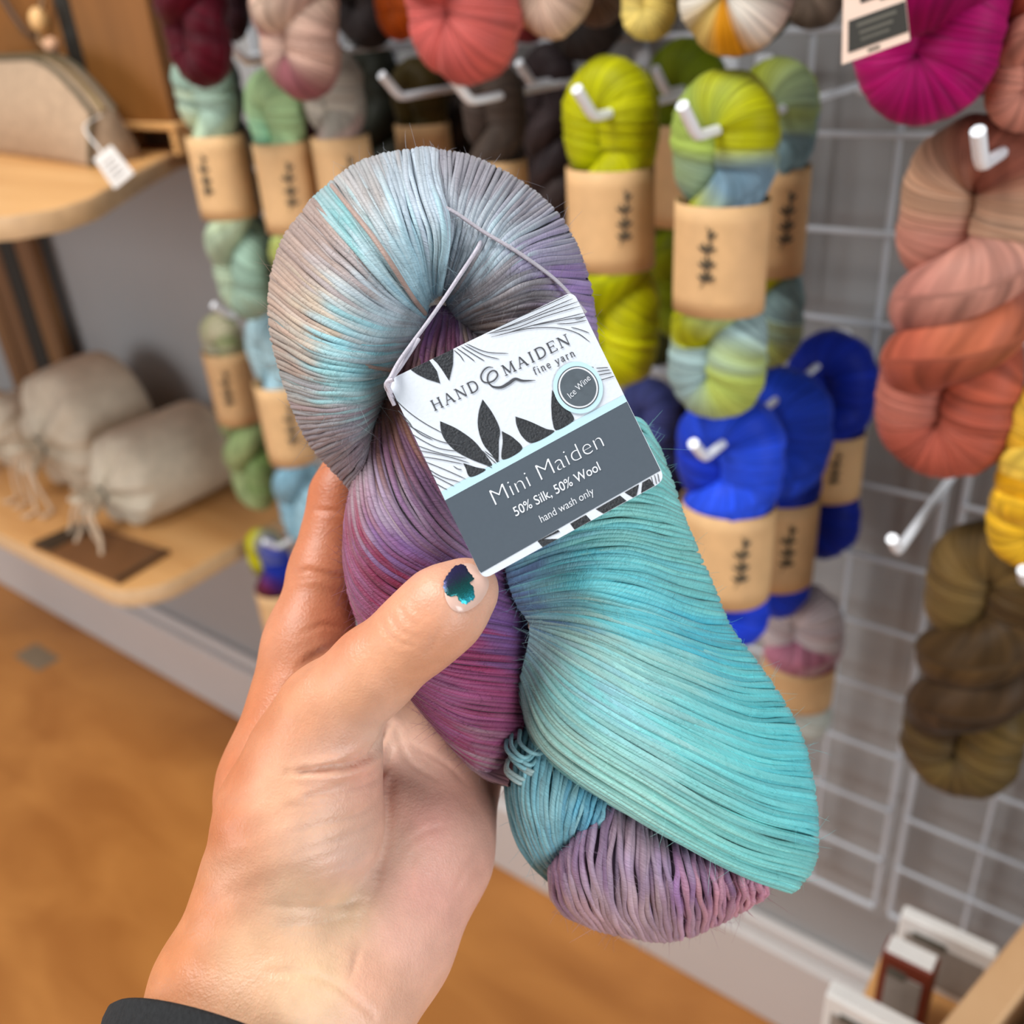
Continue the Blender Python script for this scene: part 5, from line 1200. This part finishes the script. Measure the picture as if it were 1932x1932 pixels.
# serif lettering drawn stroke by stroke: (x, y) in cap heights, w thick / thin
SER = {
 'H': (.86, [((.16, 0), (.16, 1), 1), ((.70, 0), (.70, 1), 1), ((.16, .52), (.70, .52), 0), ((.04, .02), (.28, .02), 0), ((.04, .98), (.28, .98), 0), ((.58, .02), (.82, .02), 0), ((.58, .98), (.82, .98), 0)]),
 'A': (.84, [((.10, 0), (.40, 1), 0), ((.40, 1), (.72, 0), 1), ((.21, .36), (.60, .36), 0), ((.0, .02), (.22, .02), 0), ((.60, .02), (.84, .02), 0)]),
 'N': (.88, [((.16, 0), (.16, 1), 0), ((.14, 1), (.72, 0), 1), ((.72, 0), (.72, 1), 0), ((.04, .02), (.28, .02), 0), ((.02, .98), (.20, .98), 0), ((.60, .98), (.84, .98), 0)]),
 'D': (.84, [((.16, 0), (.16, 1), 1), ('c', [(.14, .98), (.42, .98), (.66, .84), (.74, .5), (.66, .16), (.42, .02), (.14, .02)], .7), ((.04, .02), (.22, .02), 0), ((.04, .98), (.22, .98), 0)]),
 'M': (1.02, [((.16, 0), (.18, 1), 0), ((.18, 1), (.50, .08), 1), ((.50, .08), (.82, 1), 0), ((.82, 1), (.86, 0), 1), ((.04, .02), (.28, .02), 0), ((.72, .02), (.98, .02), 0), ((.06, .98), (.2, .98), 0), ((.80, .98), (.96, .98), 0)]),
 'I': (.40, [((.2, 0), (.2, 1), 1), ((.08, .02), (.32, .02), 0), ((.08, .98), (.32, .98), 0)]),
 'E': (.72, [((.16, 0), (.16, 1), 1), ((.06, .98), (.62, .98), 0), ((.16, .52), (.5, .52), 0), ((.06, .02), (.64, .02), 0), ((.62, .98), (.62, .82), 0), ((.64, .02), (.64, .2), 0), ((.5, .62), (.5, .42), 0)]),
 'f': (.36, [('c', [(.16, 0), (.16, .5), (.18, .86), (.3, .98), (.42, .9)], 1), ((.04, .62), (.36, .62), 0), ((.06, .02), (.28, .02), 0)]),
 'i': (.32, [((.16, 0), (.16, .62), 1), ((.06, .62), (.18, .62), 0), ((.06, .02), (.28, .02), 0), ((.15, .82), (.15, .92), 1.4)]),
 'n': (.62, [((.14, 0), (.14, .62), 1), ('c', [(.14, .46), (.26, .62), (.40, .60), (.46, .46), (.46, 0)], .9), ((.04, .62), (.16, .62), 0), ((.04, .02), (.26, .02), 0), ((.36, .02), (.58, .02), 0)]),
 'e': (.54, [('c', [(.10, .36), (.44, .36), (.40, .56), (.26, .64), (.12, .52), (.08, .3), (.16, .06), (.32, 0), (.46, .12)], .8)]),
 'y': (.58, [((.10, .62), (.30, .02), 1), ('c', [(.50, .62), (.30, .02), (.18, -.26), (.06, -.26)], .5), ((.0, .62), (.2, .62), 0), ((.4, .62), (.58, .62), 0)]),
 'a': (.54, [('c', [(.10, .5), (.2, .63), (.36, .6), (.40, .46), (.40, .06), (.50, .02)], 1), ('c', [(.40, .36), (.2, .34), (.08, .2), (.14, .02), (.28, .02), (.40, .16)], .7)]),
 'r': (.44, [((.14, 0), (.14, .62), 1), ('c', [(.14, .42), (.24, .6), (.40, .58)], .8), ((.04, .62), (.16, .62), 0), ((.04, .02), (.28, .02), 0)]), ' ': (.34, [])}
def serif(name, s, p0, p1, up, thick, thin, gap=.08):
    p0, p1, up = np.array(p0, float), np.array(p1, float), np.array(up, float)
    tot = sum(SER[c][0]+gap for c in s)-gap; ex = (p1-p0)/tot; x = 0; polys = []
    for c in s:
        wd, st = SER[c]
        for a in st:
            cur = a[0] == 'c'
            pts = a[1] if cur else [a[0], a[1]]; w = thin+(thick-thin)*a[2]
            P = [p0+ex*(x+u)+up*v for u, v in pts]
            polys += ribbon(P, w, 14 if cur else 3, False)
        x += wd+gap
    return printed(name, polys, M_LINE, 3)
serif('serif_lettering', 'HAND', (384, 826), (664, 692), (-28, -60), 9.5, 5, .16)
serif('serif_lettering', 'MAIDEN', (812, 614), (1216, 414), (-28, -60), 9.5, 5, .14)
serif('fine_lettering', 'fine yarn', (996, 606), (1244, 488), (-19, -42), 5.6, 3.4, .14)
# cord that ties the tag on: wrapped through the pinch, over the loop and behind the card
def tie(pts, r=.56):
    P = catmull(np.array(pts, float), 46); V, F, uv = tube_arrays(fg(P)[None], np.full((1, 46), r), 8)
    return V, F, uv
VV, FF, UV, o_ = [], [], [], 0
for pts in ([(742, 752, 33), (728, 728, 36), (737, 712, 37.5), (752, 684, 34), (776, 650, 28), (804, 612, 22), (838, 564, 22), (870, 516, 24), (900, 470, 24), (908, 452, 20)],
            [(744, 764, 33), (733, 738, 35), (738, 716, 36), (757, 690, 32), (790, 640, 26)],
            [(738, 742, 36.5), (730, 722, 37.5), (742, 716, 38)]):
    V, F, uv = tie(pts); VV.append(V); FF.append(F+o_); UV.append(uv); o_ += len(V)
VV = np.concatenate(VV)
mk('tie_cord', to_world(VV), np.concatenate(FF), M_SILK, card, True, np.tile(lin((206, 200, 212)), (len(VV), 1)), np.concatenate(UV), label='pale lilac cord tying the tag to the hank')
